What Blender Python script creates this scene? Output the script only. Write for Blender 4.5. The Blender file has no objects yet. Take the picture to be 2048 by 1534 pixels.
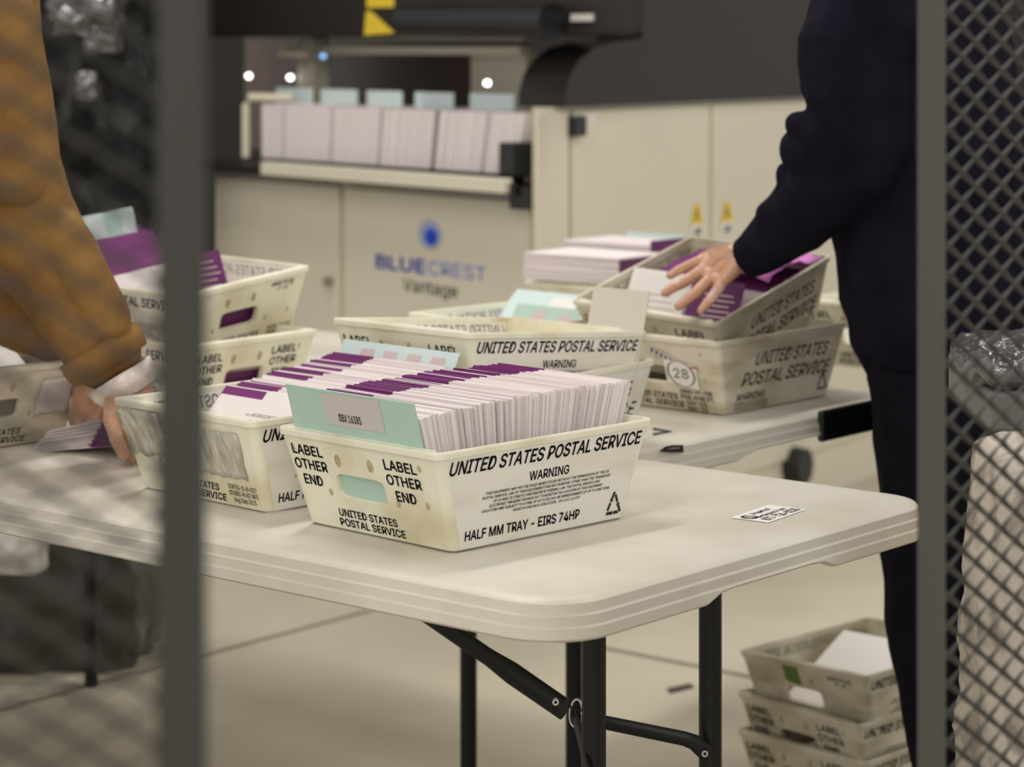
import bpy, bmesh, math, random
from math import radians as R, sin, cos, pi
from mathutils import Vector, Matrix, Euler, noise

random.seed(7)
scene = bpy.context.scene
COL = scene.collection

# ------------------------------------------------------------------ camera, world, lights, exposure
F, CX, YH, CZ, TZ = 4796.0, 1024.0, 93.0, 1.302, 0.737      # focal length in px, principal point, eye height, table height
cam_d = bpy.data.cameras.new('camera')
cam = bpy.data.objects.new('camera', cam_d)
COL.objects.link(cam)
cam.location = (0, 0, CZ)
cam.rotation_euler = (R(90), 0, 0)
cam_d.sensor_width = 36.0
cam_d.lens = F / 2048 * 36.0
cam_d.shift_y = -(767 - YH) / 2048
cam_d.clip_start = 0.05
cam_d.dof.use_dof = True
cam_d.dof.focus_distance = 2.78
cam_d.dof.aperture_fstop = 5.4
scene.camera = cam

world = bpy.data.worlds.new('world')
scene.world = world
world.use_nodes = True
world.node_tree.nodes['Background'].inputs[0].default_value = (1.0, 0.965, 0.92, 1)
world.node_tree.nodes['Background'].inputs[1].default_value = 0.70

def area(name, loc, target, sx, sy, power, color=(1.0, 0.955, 0.89)):
    d = bpy.data.lights.new(name, 'AREA')
    d.shape = 'RECTANGLE'; d.size = sx; d.size_y = sy; d.energy = power; d.color = color
    o = bpy.data.objects.new(name, d); COL.objects.link(o)
    o.location = loc
    o.rotation_euler = (Vector(target) - Vector(loc)).to_track_quat('-Z', 'Y').to_euler()
    return o

area('ceiling_or_fill_lamp', (-1.6, 0.2, 4.6), (-0.3, 3.0, 0.7), 0.6, 2.2, 66)
area('ceiling_or_fill_lamp', (1.8, 0.8, 4.6), (0.5, 3.2, 0.7), 0.6, 2.2, 36)
area('ceiling_or_fill_lamp', (-0.9, 4.7, 4.8), (-0.6, 5.2, 0), 0.3, 2.0, 85)
area('ceiling_or_fill_lamp', (2.6, 4.6, 4.8), (1.6, 5.4, 0), 0.6, 2.4, 52)
area('ceiling_or_fill_lamp', (0.5, 7.6, 4.8), (0.5, 7.6, 0), 2.4, 0.6, 50)

area('ceiling_or_fill_lamp', (0.3, -6.5, 4.9), (0.0, 3.6, 0.6), 4.0, 1.5, 240)  # added fill lamp behind the camera, brightens faces turned toward it

scene.view_settings.view_transform = 'Standard'
scene.view_settings.look = 'None'
scene.view_settings.gamma = 1.0
scene.view_settings.use_curve_mapping = False
scene.view_settings.exposure = 0.13

# ------------------------------------------------------------------ coordinates
def ray(x, y):
    return Vector(((x - CX) / F, 1.0, -(y - YH) / F))
def W(x, y, Y):
    return Vector((0, 0, CZ)) + ray(x, y) * Y
def Wz(x, y, z):
    r = ray(x, y)
    return Vector((0, 0, CZ)) + r * ((z - CZ) / r.z)
def PX(n, Y):
    return n * Y / F

# ------------------------------------------------------------------ materials
def srgb(r, g, b):
    def f(c):
        c /= 255.0
        return c / 12.92 if c <= 0.04045 else ((c + 0.055) / 1.055) ** 2.4
    return (f(r), f(g), f(b), 1)

def mat(name, col, rough=0.5, metal=0.0, spec=0.5, var=0.0, vscale=20.0, col2=None, bump=0.0, bscale=60.0,
        trans=0.0, alpha=1.0, stretch=None, rand=0.0, thr=(0.35, 0.65), sss=0.0, emit=0.0, coat=0.0):
    m = bpy.data.materials.new(name)
    m.use_nodes = True
    nt = m.node_tree
    b = nt.nodes['Principled BSDF']
    b.inputs['Base Color'].default_value = col
    b.inputs['Roughness'].default_value = rough
    b.inputs['Metallic'].default_value = metal
    b.inputs['Specular IOR Level'].default_value = spec
    b.inputs['Transmission Weight'].default_value = trans
    b.inputs['Alpha'].default_value = alpha
    b.inputs['Coat Weight'].default_value = coat
    if sss:
        b.inputs['Subsurface Weight'].default_value = sss
        b.inputs['Subsurface Radius'].default_value = (0.01, 0.006, 0.004)
        b.inputs['Subsurface Scale'].default_value = 0.6
    if emit:
        b.inputs['Emission Color'].default_value = col
        b.inputs['Emission Strength'].default_value = emit
    tc = None
    def coords():
        nonlocal tc
        if tc is None:
            t = nt.nodes.new('ShaderNodeTexCoord')
            mp = nt.nodes.new('ShaderNodeMapping')
            nt.links.new(t.outputs['Object'], mp.inputs[0])
            if stretch:
                mp.inputs['Scale'].default_value = stretch
            tc = mp
        return tc.outputs[0]
    src = None
    if var or col2:
        n = nt.nodes.new('ShaderNodeTexNoise')
        n.inputs['Scale'].default_value = vscale
        n.inputs['Detail'].default_value = 5
        nt.links.new(coords(), n.inputs['Vector'])
        r = nt.nodes.new('ShaderNodeValToRGB')
        r.color_ramp.elements[0].position = thr[0]
        r.color_ramp.elements[1].position = thr[1]
        c2 = col2 or tuple(list(c * (1 - var) for c in col[:3]) + [1])
        r.color_ramp.elements[0].color = c2
        r.color_ramp.elements[1].color = col
        nt.links.new(n.outputs['Fac'], r.inputs[0])
        src = r.outputs[0]
        nt.links.new(src, b.inputs['Base Color'])
    if rand:
        oi = nt.nodes.new('ShaderNodeObjectInfo')
        mx = nt.nodes.new('ShaderNodeMix')
        mx.data_type = 'RGBA'; mx.blend_type = 'MIX'
        if src: nt.links.new(src, mx.inputs[6])
        else: mx.inputs[6].default_value = col
        mx.inputs[7].default_value = tuple([c * (1 - rand) * k for c, k in zip(col[:3], (1.0, 0.95, 0.98))] + [1])
        nt.links.new(oi.outputs['Random'], mx.inputs[0])
        nt.links.new(mx.outputs[2], b.inputs['Base Color'])
    if bump:
        n = nt.nodes.new('ShaderNodeTexNoise')
        n.inputs['Scale'].default_value = bscale
        n.inputs['Detail'].default_value = 4
        nt.links.new(coords(), n.inputs['Vector'])
        bp = nt.nodes.new('ShaderNodeBump')
        bp.inputs['Strength'].default_value = bump
        bp.inputs['Distance'].default_value = 0.01
        nt.links.new(n.outputs['Fac'], bp.inputs['Height'])
        nt.links.new(bp.outputs[0], b.inputs['Normal'])
    return m

M = {}
M['tray'] = mat('tray_plastic', srgb(243, 239, 230), 0.45, col2=srgb(231, 225, 211), vscale=7, thr=(0.30, 0.52), bump=0.08, bscale=90, stretch=(1, 1, 3), sss=0.15)
M['tray_end'] = mat('tray_end_plastic', srgb(243, 240, 220), 0.4, col2=srgb(216, 207, 172), vscale=9, thr=(0.30, 0.55), bump=0.1, bscale=70, sss=0.15)
M['tray_worn'] = mat('worn_tray_plastic', srgb(224, 217, 198), 0.45, col2=srgb(176, 165, 136), vscale=9, thr=(0.30, 0.60), bump=0.1, bscale=90, stretch=(1, 1, 3))
M['ink'] = mat('black_print', (0.008, 0.008, 0.009, 1), 0.6)
M['ink_faint'] = mat('print_through_plastic', srgb(178, 174, 160), 0.6)
M['dimple'] = mat('rivet_dimple', srgb(208, 196, 164), 0.5, col2=srgb(168, 150, 116), vscale=120)
M['table'] = mat('table_plastic', srgb(222, 217, 205), 0.42, col2=srgb(210, 203, 189), vscale=5, thr=(0.4, 0.6), bump=0.05, bscale=500)
M['black_steel'] = mat('black_steel', (0.006, 0.006, 0.006, 1), 0.42, spec=0.4)
M['chrome'] = mat('chrome', (0.7, 0.7, 0.7, 1), 0.2, metal=1)
M['paper'] = mat('envelope_paper', srgb(246, 238, 237), 0.75, rand=0.14)
M['paper_edge'] = mat('envelope_edge', srgb(244, 236, 235), 0.8, rand=0.28)
M['white'] = mat('white_paper', srgb(238, 234, 230), 0.7)
M['purple'] = mat('purple_flap', srgb(128, 48, 122), 0.6, rand=0.3)
M['purple_dark'] = mat('dark_purple_card', srgb(98, 32, 92), 0.6)
M['violet'] = mat('violet_paper', srgb(216, 130, 206), 0.65)
M['mint'] = mat('mint_card', srgb(184, 212, 200), 0.6)
M['ice'] = mat('pale_blue_card', srgb(210, 228, 228), 0.6)
M['pink'] = mat('pink_square', srgb(212, 192, 192), 0.7)
M['beige_card'] = mat('beige_card', srgb(214, 208, 196), 0.7)
M['grey_print'] = mat('grey_print', srgb(140, 138, 136), 0.7)
M['red_line'] = mat('red_line', srgb(196, 110, 104), 0.7)
M['label_grey'] = mat('label_paper', srgb(206, 200, 196), 0.6)
M['cream'] = mat('machine_cream', srgb(221, 215, 195), 0.45, col2=srgb(217, 210, 190), vscale=2)
M['charcoal'] = mat('machine_charcoal', srgb(44, 40, 38), 0.42, spec=0.22)
M['black'] = mat('black_plastic', (0.008, 0.008, 0.009, 1), 0.45)
M['deep'] = mat('dark_interior', srgb(74, 56, 48), 0.35, col2=srgb(104, 74, 60), vscale=4)
M['steel'] = mat('brushed_steel', srgb(170, 162, 150), 0.4, metal=0.6)
M['yellow'] = mat('yellow_sticker', srgb(226, 196, 50), 0.5)
M['seam'] = mat('panel_seam', srgb(110, 102, 88), 0.6)
M['blue'] = mat('logo_blue', srgb(40, 84, 210), 0.5)
M['blue_deep'] = mat('logo_deep_blue', srgb(14, 54, 190), 0.5)
M['blue_text'] = mat('text_blue', srgb(84, 104, 206), 0.5)
M['blue_pale'] = mat('logo_pale_blue', srgb(150, 170, 210), 0.5)
M['logo_rim'] = mat('logo_rim', srgb(178, 178, 184), 0.5)
M['grey_text'] = mat('text_grey', srgb(66, 60, 54), 0.5)
M['led'] = mat('blue_indicator', (0.25, 0.5, 1.0, 1), 0.3, emit=2.0)
M['glint_white'] = mat('white_glint_glow', (1.0, 0.95, 0.9, 1), 0.3, emit=6.0)  # glow for reflected highlights, no real lamp there
M['post_lit'] = mat('lit_grey_painted_steel', srgb(78, 77, 71), 0.5)  # same post paint, lightened to carry the brighter light on the right upright
M['floor'] = mat('concrete', srgb(206, 197, 178), 0.55, col2=srgb(188, 180, 162), vscale=1.6, thr=(0.35, 0.7), bump=0.03, bscale=120)
M['joint'] = mat('floor_joint', srgb(132, 122, 108), 0.8)
M['wall'] = mat('wall_paint', srgb(46, 44, 44), 0.8, var=0.1, vscale=2)
M['post'] = mat('grey_painted_steel', srgb(60, 59, 55), 0.6)
M['mesh'] = mat('mesh_steel', srgb(62, 61, 56), 0.5)
M['navy'] = mat('navy_fleece', srgb(27, 24, 38), 0.95, spec=0.1, col2=srgb(20, 18, 30), vscale=14, bump=0.25, bscale=260)
M['navy_trouser'] = mat('dark_trouser', srgb(19, 18, 26), 0.9, spec=0.1, bump=0.15, bscale=200)
M['shirt_blue'] = mat('blue_shirt', srgb(30, 60, 220), 0.8)
M['mustard'] = mat('mustard_cloth', srgb(146, 110, 60), 0.75, spec=0.3, col2=srgb(118, 82, 42), vscale=9, thr=(0.35, 0.6), bump=0.15, bscale=50)
M['skin'] = mat('skin', srgb(208, 158, 128), 0.5, col2=srgb(186, 124, 98), vscale=25, sss=0.2)
M['glove'] = mat('gloved_skin', srgb(200, 152, 124), 0.42, col2=srgb(226, 204, 194), vscale=24, thr=(0.30, 0.44), stretch=(1.0, 1.0, 1.6), coat=0.15, bump=0.15, bscale=90)
M['glove_film'] = mat('glove_film', srgb(228, 216, 208), 0.3, coat=0.4, bump=0.5, bscale=60, sss=0.3)
M['hair'] = mat('hair', srgb(42, 32, 26), 0.6)
M['shoe'] = mat('shoe', srgb(30, 30, 32), 0.6)
M['black_bag'] = mat('black_bag', (0.008, 0.008, 0.009, 1), 0.3, spec=0.18, bump=0.7, bscale=9)
M['bag_grey'] = mat('grey_bag', srgb(70, 66, 62), 0.35, bump=0.7, bscale=9)
M['silver'] = mat('crumpled_film', srgb(120, 118, 118), 0.2, metal=0.6, bump=0.6, bscale=30)
M['sack'] = mat('mottled_sack', srgb(206, 196, 182), 0.6, col2=srgb(150, 138, 128), vscale=16, thr=(0.34, 0.5), bump=0.6, bscale=24)
M['teal_dark'] = mat('dark_teal', srgb(60, 70, 72), 0.5)
M['grey_shelf'] = mat('grey_shelf', srgb(110, 110, 108), 0.5)
M['tape'] = mat('cloudy_tape', srgb(214, 210, 198), 0.3, col2=srgb(176, 170, 152), vscale=14, thr=(0.4, 0.6), stretch=(6, 6, 1), bump=0.4, bscale=50)
M['green'] = mat('green_mark', srgb(96, 128, 52), 0.6)
M['scuff'] = mat('scuff', srgb(80, 72, 66), 0.8)

# ------------------------------------------------------------------ object helpers
def tag(o, label=None, cat=None, group=None, kind=None):
    if label: o['label'] = label
    if cat: o['category'] = cat
    if group: o['group'] = group
    if kind: o['kind'] = kind
    return o

def thing(name, label, cat, loc=(0, 0, 0), rot=(0, 0, 0), group=None):
    o = bpy.data.objects.new(name, None)
    COL.objects.link(o)
    o.empty_display_size = 0.05
    o.location = loc; o.rotation_euler = rot
    return tag(o, label, cat, group)

class G:
    """collects verts/faces with material slots, builds ONE mesh object"""
    def __init__(s):
        s.v = []; s.f = []; s.m = []
    def add(s, vs, fs, mi=0):
        n = len(s.v)
        s.v += [tuple(v) for v in vs]
        for f in fs:
            s.f.append(tuple(i + n for i in f)); s.m.append(mi)
        return s
    def box(s, lo, hi, mi=0, fr=None):
        x0, y0, z0 = lo; x1, y1, z1 = hi
        vs = [(x0, y0, z0), (x1, y0, z0), (x1, y1, z0), (x0, y1, z0), (x0, y0, z1), (x1, y0, z1), (x1, y1, z1), (x0, y1, z1)]
        if fr: vs = [fr(*v) for v in vs]
        return s.add(vs, [(0, 3, 2, 1), (4, 5, 6, 7), (0, 1, 5, 4), (1, 2, 6, 5), (2, 3, 7, 6), (3, 0, 4, 7)], mi)
    def tube(s, pts, rad, n=10, mi=0, flat=1.0, up=Vector((0, 0, 1))):
        pts = [Vector(p) for p in pts]
        rr = rad if isinstance(rad, (list, tuple)) else [rad] * len(pts)
        rings = []
        for i, p in enumerate(pts):
            d = (pts[min(i + 1, len(pts) - 1)] - pts[max(i - 1, 0)]).normalized()
            u = up if abs(d.dot(up)) < 0.95 else Vector((1, 0, 0))
            a = d.cross(u).normalized(); b = a.cross(d).normalized()
            rings.append([p + (a * cos(2 * pi * k / n) * flat + b * sin(2 * pi * k / n)) * rr[i] for k in range(n)])
        vs = [v for r in rings for v in r]
        fs = []
        for i in range(len(pts) - 1):
            for k in range(n):
                fs.append((i * n + k, i * n + (k + 1) % n, (i + 1) * n + (k + 1) % n, (i + 1) * n + k))
        fs.append(tuple(range(n - 1, -1, -1)))
        fs.append(tuple((len(pts) - 1) * n + k for k in range(n)))
        return s.add(vs, fs, mi)
    def disc(s, c, nrm, r, mi=0, n=16, rx=None, up=Vector((0, 0, 1))):
        nrm = Vector(nrm).normalized(); a = up.cross(nrm)
        if a.length < 1e-3: a = Vector((1, 0, 0))
        a.normalize(); b = nrm.cross(a)
        return s.add([Vector(c) + a * cos(2 * pi * k / n) * (rx or r) + b * sin(2 * pi * k / n) * r for k in range(n)], [tuple(range(n))], mi)
    def build(s, name, mats, parent=None, smooth=False, bevel=0.0, loc=None):
        me = bpy.data.meshes.new(name)
        me.from_pydata(s.v, [], s.f)
        for m in mats: me.materials.append(M[m] if isinstance(m, str) else m)
        for p, mi in zip(me.polygons, s.m): p.material_index = mi
        if smooth: me.shade_smooth()
        me.update()
        o = bpy.data.objects.new(name, me)
        COL.objects.link(o)
        if parent: o.parent = parent
        if loc: o.location = loc
        if bevel:
            b = o.modifiers.new('bevel', 'BEVEL'); b.width = bevel; b.segments = 2; b.limit_method = 'ANGLE'; b.angle_limit = R(40)
        return o

# ------------------------------------------------------------------ lettering
_tc = {}
try:
    import os
    _font = bpy.data.fonts.load(os.path.join(bpy.utils.system_resource('DATAFILES', path='fonts'), 'Inter.woff2'))
except Exception:
    _font = None
def glyphs(s, bold=0.02):
    k = (s, bold)
    if k not in _tc:
        c = bpy.data.curves.new('letters', 'FONT')
        c.body = s; c.resolution_u = 1 if len(s) > 30 else 3; c.offset = 0.0
        if _font: c.font = _font
        o = bpy.data.objects.new('letters', c); COL.objects.link(o)
        dg = bpy.context.evaluated_depsgraph_get()
        m = bpy.data.meshes.new_from_object(o.evaluated_get(dg))
        vs = [(v.co.x, v.co.y) for v in m.vertices]; fs = [tuple(p.vertices) for p in m.polygons]
        bpy.data.objects.remove(o); bpy.data.curves.remove(c); bpy.data.meshes.remove(m)
        x0 = min(v[0] for v in vs); x1 = max(v[0] for v in vs)
        cap = 0.509 if _font else 0.69
        b = bold * 0.7
        n0 = len(vs); base = list(vs); bf = list(fs); vs = []; fs = []
        shifts = [(-b, 0), (b, 0), (0, b), (0, -b)] if bold else [(0, 0)]
        for q, (dx, dy) in enumerate(shifts):
            vs += [(x + dx, y + dy) for x, y in base]
            fs += [tuple(i + q * n0 for i in f) for f in bf]
        x0 -= b; x1 += b
        _tc[k] = ([((v[0] - x0) / (x1 - x0), v[1] / cap) for v in vs], fs)
    return _tc[k]

def write(g, s, place, u0, v0, width, cap, mi=1, shear=0.0, bold=0.02, rot=0.0, mirror=False):
    """place(u, v) -> point on the surface, u to the reader's right, v up"""
    vs, fs = glyphs(s, bold)
    out = []
    for x, y in vs:
        u, v = x * width + y * cap * shear, y * cap
        if mirror: u = width - u
        if rot: u, v = u * cos(rot) - v * sin(rot), u * sin(rot) + v * cos(rot)
        out.append(place(u0 + u, v0 + v))
    g.add(out, fs, mi)

def rect(g, place, u0, v0, u1, v1, mi):
    g.add([place(u0, v0), place(u1, v0), place(u1, v1), place(u0, v1)], [(0, 1, 2, 3)], mi)

def line2(g, place, pts, w, mi):
    for (a, b), (c, d) in zip(pts, pts[1:]):
        L = math.hypot(c - a, d - b) or 1e-6
        nx, ny = -(d - b) / L * w / 2, (c - a) / L * w / 2
        g.add([place(a + nx, b + ny), place(a - nx, b - ny), place(c - nx, d - ny), place(c + nx, d + ny)], [(0, 1, 2, 3)], mi)

def recycle(g, place, u, v, s, mi=1):
    P = [(u, v), (u + s, v), (u + s / 2, v + s * 1.05)]
    for i in range(3):
        a, b = P[i], P[(i + 1) % 3]
        def L(t): return (a[0] + (b[0] - a[0]) * t, a[1] + (b[1] - a[1]) * t)
        line2(g, place, [L(0.0), L(0.36)], s * 0.15, mi)
        line2(g, place, [L(0.50), L(0.86)], s * 0.15, mi)
        p, q = L(0.36), L(0.48)
        dx, dy = q[0] - p[0], q[1] - p[1]
        g.add([place(p[0] - dy * 1.1, p[1] + dx * 1.1), place(p[0] + dy * 1.1, p[1] - dx * 1.1), place(*q)], [(0, 1, 2)], mi)

# ------------------------------------------------------------------ mail trays
FINE = ['THIS EQUIPMENT MAY NOT BE SOLD OR RECYCLED WITHOUT THE PERMISSION OF THE US',
        'POSTAL SERVICE. USE OF THIS EQUIPMENT FOR ANY PURPOSE OTHER THAN THE TRANSPORT',
        'OF US MAIL IS STRICTLY PROHIBITED BY FEDERAL LAW. THE POSTAL SERVICE USES',
        'ELECTRONIC TRACKING TECHNOLOGY TO MONITOR THE LOCATION OF THIS EQUIPMENT.',
        'VIOLATORS ARE SUBJECT TO A FINE OF UP TO $1,000 OR IMPRISONMENT OF UP TO ONE YEAR,',
        'OR BOTH FOR EACH VIOLATION.  18 U.S.C. \u00a7 1707']
TH = 0.1165
LB, LT, WB, WT = 0.283, 0.356, 0.2475, 0.277

_end = {}
def make_tray(label, loc, yaw, pitch=0, roll=0, side='fine', end='labelother', worn=False, group=None, extra=None):
    t = thing('mail_tray', label, 'tray', loc, (R(roll), R(pitch), R(yaw)), group)
    ms = 'tray_worn' if worn else 'tray'
    me_ = 'tray_worn' if worn else 'tray_end'
    T = 0.0035; RC = 0.012; V0 = 0.024
    def hl(v): return (LB + (LT - LB) * v) / 2
    def hw(v): return (WB + (WT - WB) * v) / 2
    # long sides
    for sg in (-1, 1):
        g = G()
        nrm = Vector((0, sg * TH, -(WT - WB) / 2)).normalized()
        def pt(x, v, o=0.0): return Vector((x, sg * hw(v), v * TH)) + nrm * o
        NX, NV = 8, 4
        for o, flip in ((0.0, False), (-T, True)):
            vs = []; fs = []
            for j in range(NV + 1):
                v = V0 + (1 - V0) * j / NV
                for i in range(NX + 1):
                    vs.append(pt((hl(v) - RC) * (2 * i / NX - 1), v, o))
            for j in range(NV):
                for i in range(NX):
                    a = j * (NX + 1) + i
                    q = (a, a + 1, a + NX + 2, a + NX + 1)
                    fs.append(q if (sg < 0) != flip else q[::-1])
            g.add(vs, fs, 0)
        x = hl(1) - RC
        g.add([pt(-x, 1), pt(x, 1), pt(x, 1, -T), pt(-x, 1, -T)], [(0, 1, 2, 3)], 0)
        def place(u, v): return pt(-sg * u, v, 0.0005)
        def inner(u, v): return pt(-sg * u, v, -T - 0.0004)
        if side == 'fine':
            write(g, 'UNITED STATES POSTAL SERVICE', place, -0.160, 0.775, 0.316, 0.126, 1, shear=0.028, bold=0.026)
            write(g, 'WARNING', place, -0.030, 0.590, 0.066, 0.088, 1, bold=0.02)
            wd = [0.205, 0.213, 0.177, 0.189, 0.213, 0.112]
            for i, s in enumerate(FINE):
                write(g, s, place, 0.003 - wd[i] / 2, 0.525 - 0.043 * i, wd[i], 0.025, 1, shear=0.03, bold=0.022)
            write(g, 'HALF MM TRAY - EIRS 74HP', place, -0.126, 0.105, 0.187, 0.092, 1, bold=0.026)
            recycle(g, lambda u, v: place(u, 0.09 + v / TH), 0.108, 0.0, 0.024)
        else:
            write(g, 'UNITED STATES', place, -0.075, 0.62, 0.195, 0.17, 1, shear=0.05, bold=0.01)
            write(g, 'POSTAL SERVICE', place, -0.105, 0.36, 0.235, 0.17, 1, shear=0.05, bold=0.01)
            write(g, 'WARNING', place, -0.115, 0.17, 0.075, 0.09, 1, shear=0.02, bold=0.02)
            for k in range(4):
                write(g, FINE[k][:44], place, -0.118, 0.13 - 0.03 * k, 0.088, 0.02, 1, bold=0.015)
            recycle(g, lambda u, v: place(u, 0.14 + v / TH), 0.105, 0.0, 0.026)
        write(g, 'UNITED STATES POSTAL SERVICE', inner, -0.160, 0.775, 0.312, 0.135, 2, shear=0.028)
        g.build('side_panel', [ms, 'ink', 'ink_faint'], t)
    # ends with a hand hole
    hc, hv, hw_, hh = -0.009, 0.49, 0.041, 0.0145
    for sg in (-1, 1):
        g = G()
        nrm = Vector((sg * TH, 0, -(LT - LB) / 2)).normalized()
        def pt(y, v, o=0.0): return Vector((sg * hl(v), y, v * TH)) + nrm * o
        def place(u, v): return pt(sg * u, v, 0.0006)
        # star-shaped ring between the outline and the rounded hole
        def outline(a):
            du, dv = cos(a), sin(a)
            best = 9
            # bottom, top
            if dv < 0: best = min(best, (V0 - hv) * TH / dv)
            if dv > 0: best = min(best, (TH - hv * TH) / dv)
            k = (WT - WB) / 2 / TH
            for s in (1, -1):
                # s*(hc+du*t) = WB/2 - RC + k*(hv*TH + dv*t)
                den = s * du - k * dv
                if den > 1e-9:
                    tt = (WB / 2 - RC + k * hv * TH - s * hc) / den
                    if tt > 0: best = min(best, tt)
            return (hc + du * best, hv * TH + dv * best)
        def hole(a):
            du, dv = cos(a), sin(a)
            n = 7.0
            r = 1.0 / ((abs(du) / hw_) ** n + (abs(dv) / hh) ** n) ** (1 / n)
            return (hc + du * r, hv * TH + dv * r)
        angs = [2 * pi * k / 64 for k in range(64)]
        for cu, cv in ((-(WB / 2 - RC), V0 * TH), ((WB / 2 - RC), V0 * TH), (-(WT / 2 - RC), TH), ((WT / 2 - RC), TH)):
            angs.append(math.atan2(cv - hv * TH, cu - hc) % (2 * pi))
        angs = sorted(angs)
        n = len(angs)
        rings = []
        for o in (0.0, -0.0085):
            for fn in (outline, hole):
                rings.append([pt(sg * fn(a)[0], fn(a)[1] / TH, o) for a in angs])
        vs = [v for r in rings for v in r]
        fs = []
        for k in range(n):
            k2 = (k + 1) % n
            fs.append((k, n + k, n + k2, k2)); fs.append((2 * n + k, 2 * n + k2, 3 * n + k2, 3 * n + k))
            fs.append((n + k, 3 * n + k, 3 * n + k2, n + k2)); fs.append((k, k2, 2 * n + k2, 2 * n + k))
        g.add(vs, fs, 0)
        # rounded corners that join the sides
        for s in (-1, 1):
            for rr, ri in ((RC, 0), (RC - T, 1)):
                vs = []; fs = []
                for j in range(3):
                    v = V0 + (1 - V0) * j / 2
                    for k in range(6):
                        a = pi / 2 * k / 5
                        vs.append(Vector((sg * (hl(v) - RC + rr * cos(a)), s * (hw(v) - RC + rr * sin(a)), v * TH)))
                for j in range(2):
                    for k in range(5):
                        fs.append((j * 6 + k, j * 6 + k + 1, j * 6 + k + 7, j * 6 + k + 6))
                g.add(vs, fs, 0)
        for du, dv in ((-0.040, 0.75), (0.016, 0.755), (0.100, 0.82), (-0.066, 0.40), (0.050, 0.41), (0.100, 0.45), (-0.117, 0.80)):
            big = du in (-0.040, 0.016)
            g.disc(place(du, dv), nrm, 0.0078 if big else 0.0042, 2, 14, rx=0.0048 if big else 0.0032)
        e = end if sg < 0 else 'labelother'
        if e == 'labelother':
            for uu in (-0.119, 0.041):
                write(g, 'LABEL', place, uu, 0.755, 0.054, 0.100, 1, bold=0.026)
                write(g, 'OTHER', place, uu - 0.001, 0.605, 0.058, 0.100, 1, bold=0.026)
                write(g, 'END', place, uu + 0.009, 0.445, 0.033, 0.100, 1, bold=0.026)
        if e == 'corner':
            for uu in (-0.118, 0.055):
                write(g, 'LABEL', place, uu, 0.70, 0.058, 0.125, 1, bold=0.016)
        if e == 'top':
            write(g, 'MADE IN USA', place, 0.052, 0.84, 0.05, 0.05, 1, shear=0.1)
            write(g, '07 - 08', place, 0.066, 0.765, 0.022, 0.05, 1, shear=0.1)
        if e in ('labelother', 'mfg', 'top', 'sticker', 'dark'):
            sh = 0.0 if e == 'labelother' else 0.03
            write(g, 'UNITED STATES', place, -0.060, 0.165, 0.100, 0.074, 1, shear=sh, bold=0.024)
            write(g, 'POSTAL SERVICE', place, -0.062, 0.062, 0.112, 0.074, 1, shear=sh, bold=0.024)
        if e in ('mfg', 'top', 'sticker'):
            for i, s in enumerate(('3CMTEQ-15-B-0027', 'DIVERSI-PLAST MFG', 'Aug./Sep.2015')):
                write(g, s, place, 0.060 + 0.006 * (i == 2), 0.215 - 0.07 * i, 0.054 - 0.012 * (i == 2), 0.05, 1, bold=0.008)
        ob = g.build('end_panel', [me_, 'ink', 'dimple'], t)
        if sg < 0: _end[t.name] = ob
    # base and rolled rim
    g = G().box((-LB / 2 + 0.007, -WB / 2 + 0.007, 0.0), (LB / 2 - 0.007, WB / 2 - 0.007, 0.0045))
    g.build('base', [ms], t)
    g = G()
    path = []
    for sx, sy, a0 in ((1, 1, 0), (-1, 1, 90), (-1, -1, 180), (1, -1, 270)):
        for k in range(5):
            a = R(a0 + 22.5 * k)
            path.append((sx * (LT / 2 - RC), sy * (WT / 2 - RC), cos(a), sin(a)))
    prof = [(RC - T - 0.0008, TH - 0.006), (RC + 0.0003, TH - 0.0075), (RC + 0.0014, TH - 0.0065), (RC + 0.0017, TH - 0.001), (RC + 0.0008, TH + 0.0012), (RC - T, TH + 0.0012), (RC - T - 0.001, TH - 0.0005)]
    n, m_ = len(path), len(prof)
    vs = [Vector((x + cx * r, y + cy * r, z)) for (x, y, cx, cy) in path for (r, z) in prof]
    fs = [(i * m_ + j, ((i + 1) % n) * m_ + j, ((i + 1) % n) * m_ + (j + 1) % m_, i * m_ + (j + 1) % m_) for i in range(n) for j in range(m_)]
    g.add(vs, fs)
    g.build('rim', [me_], t)
    return t

def end_place(sg=-1):
    """point maker on the outer face of an end panel, in tray coordinates"""
    nrm = Vector((sg * TH, 0, -(LT - LB) / 2)).normalized()
    def f(u, v, o=0.001): return Vector((sg * (LB + (LT - LB) * v) / 2, sg * u, v * TH)) + nrm * o
    return f

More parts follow.
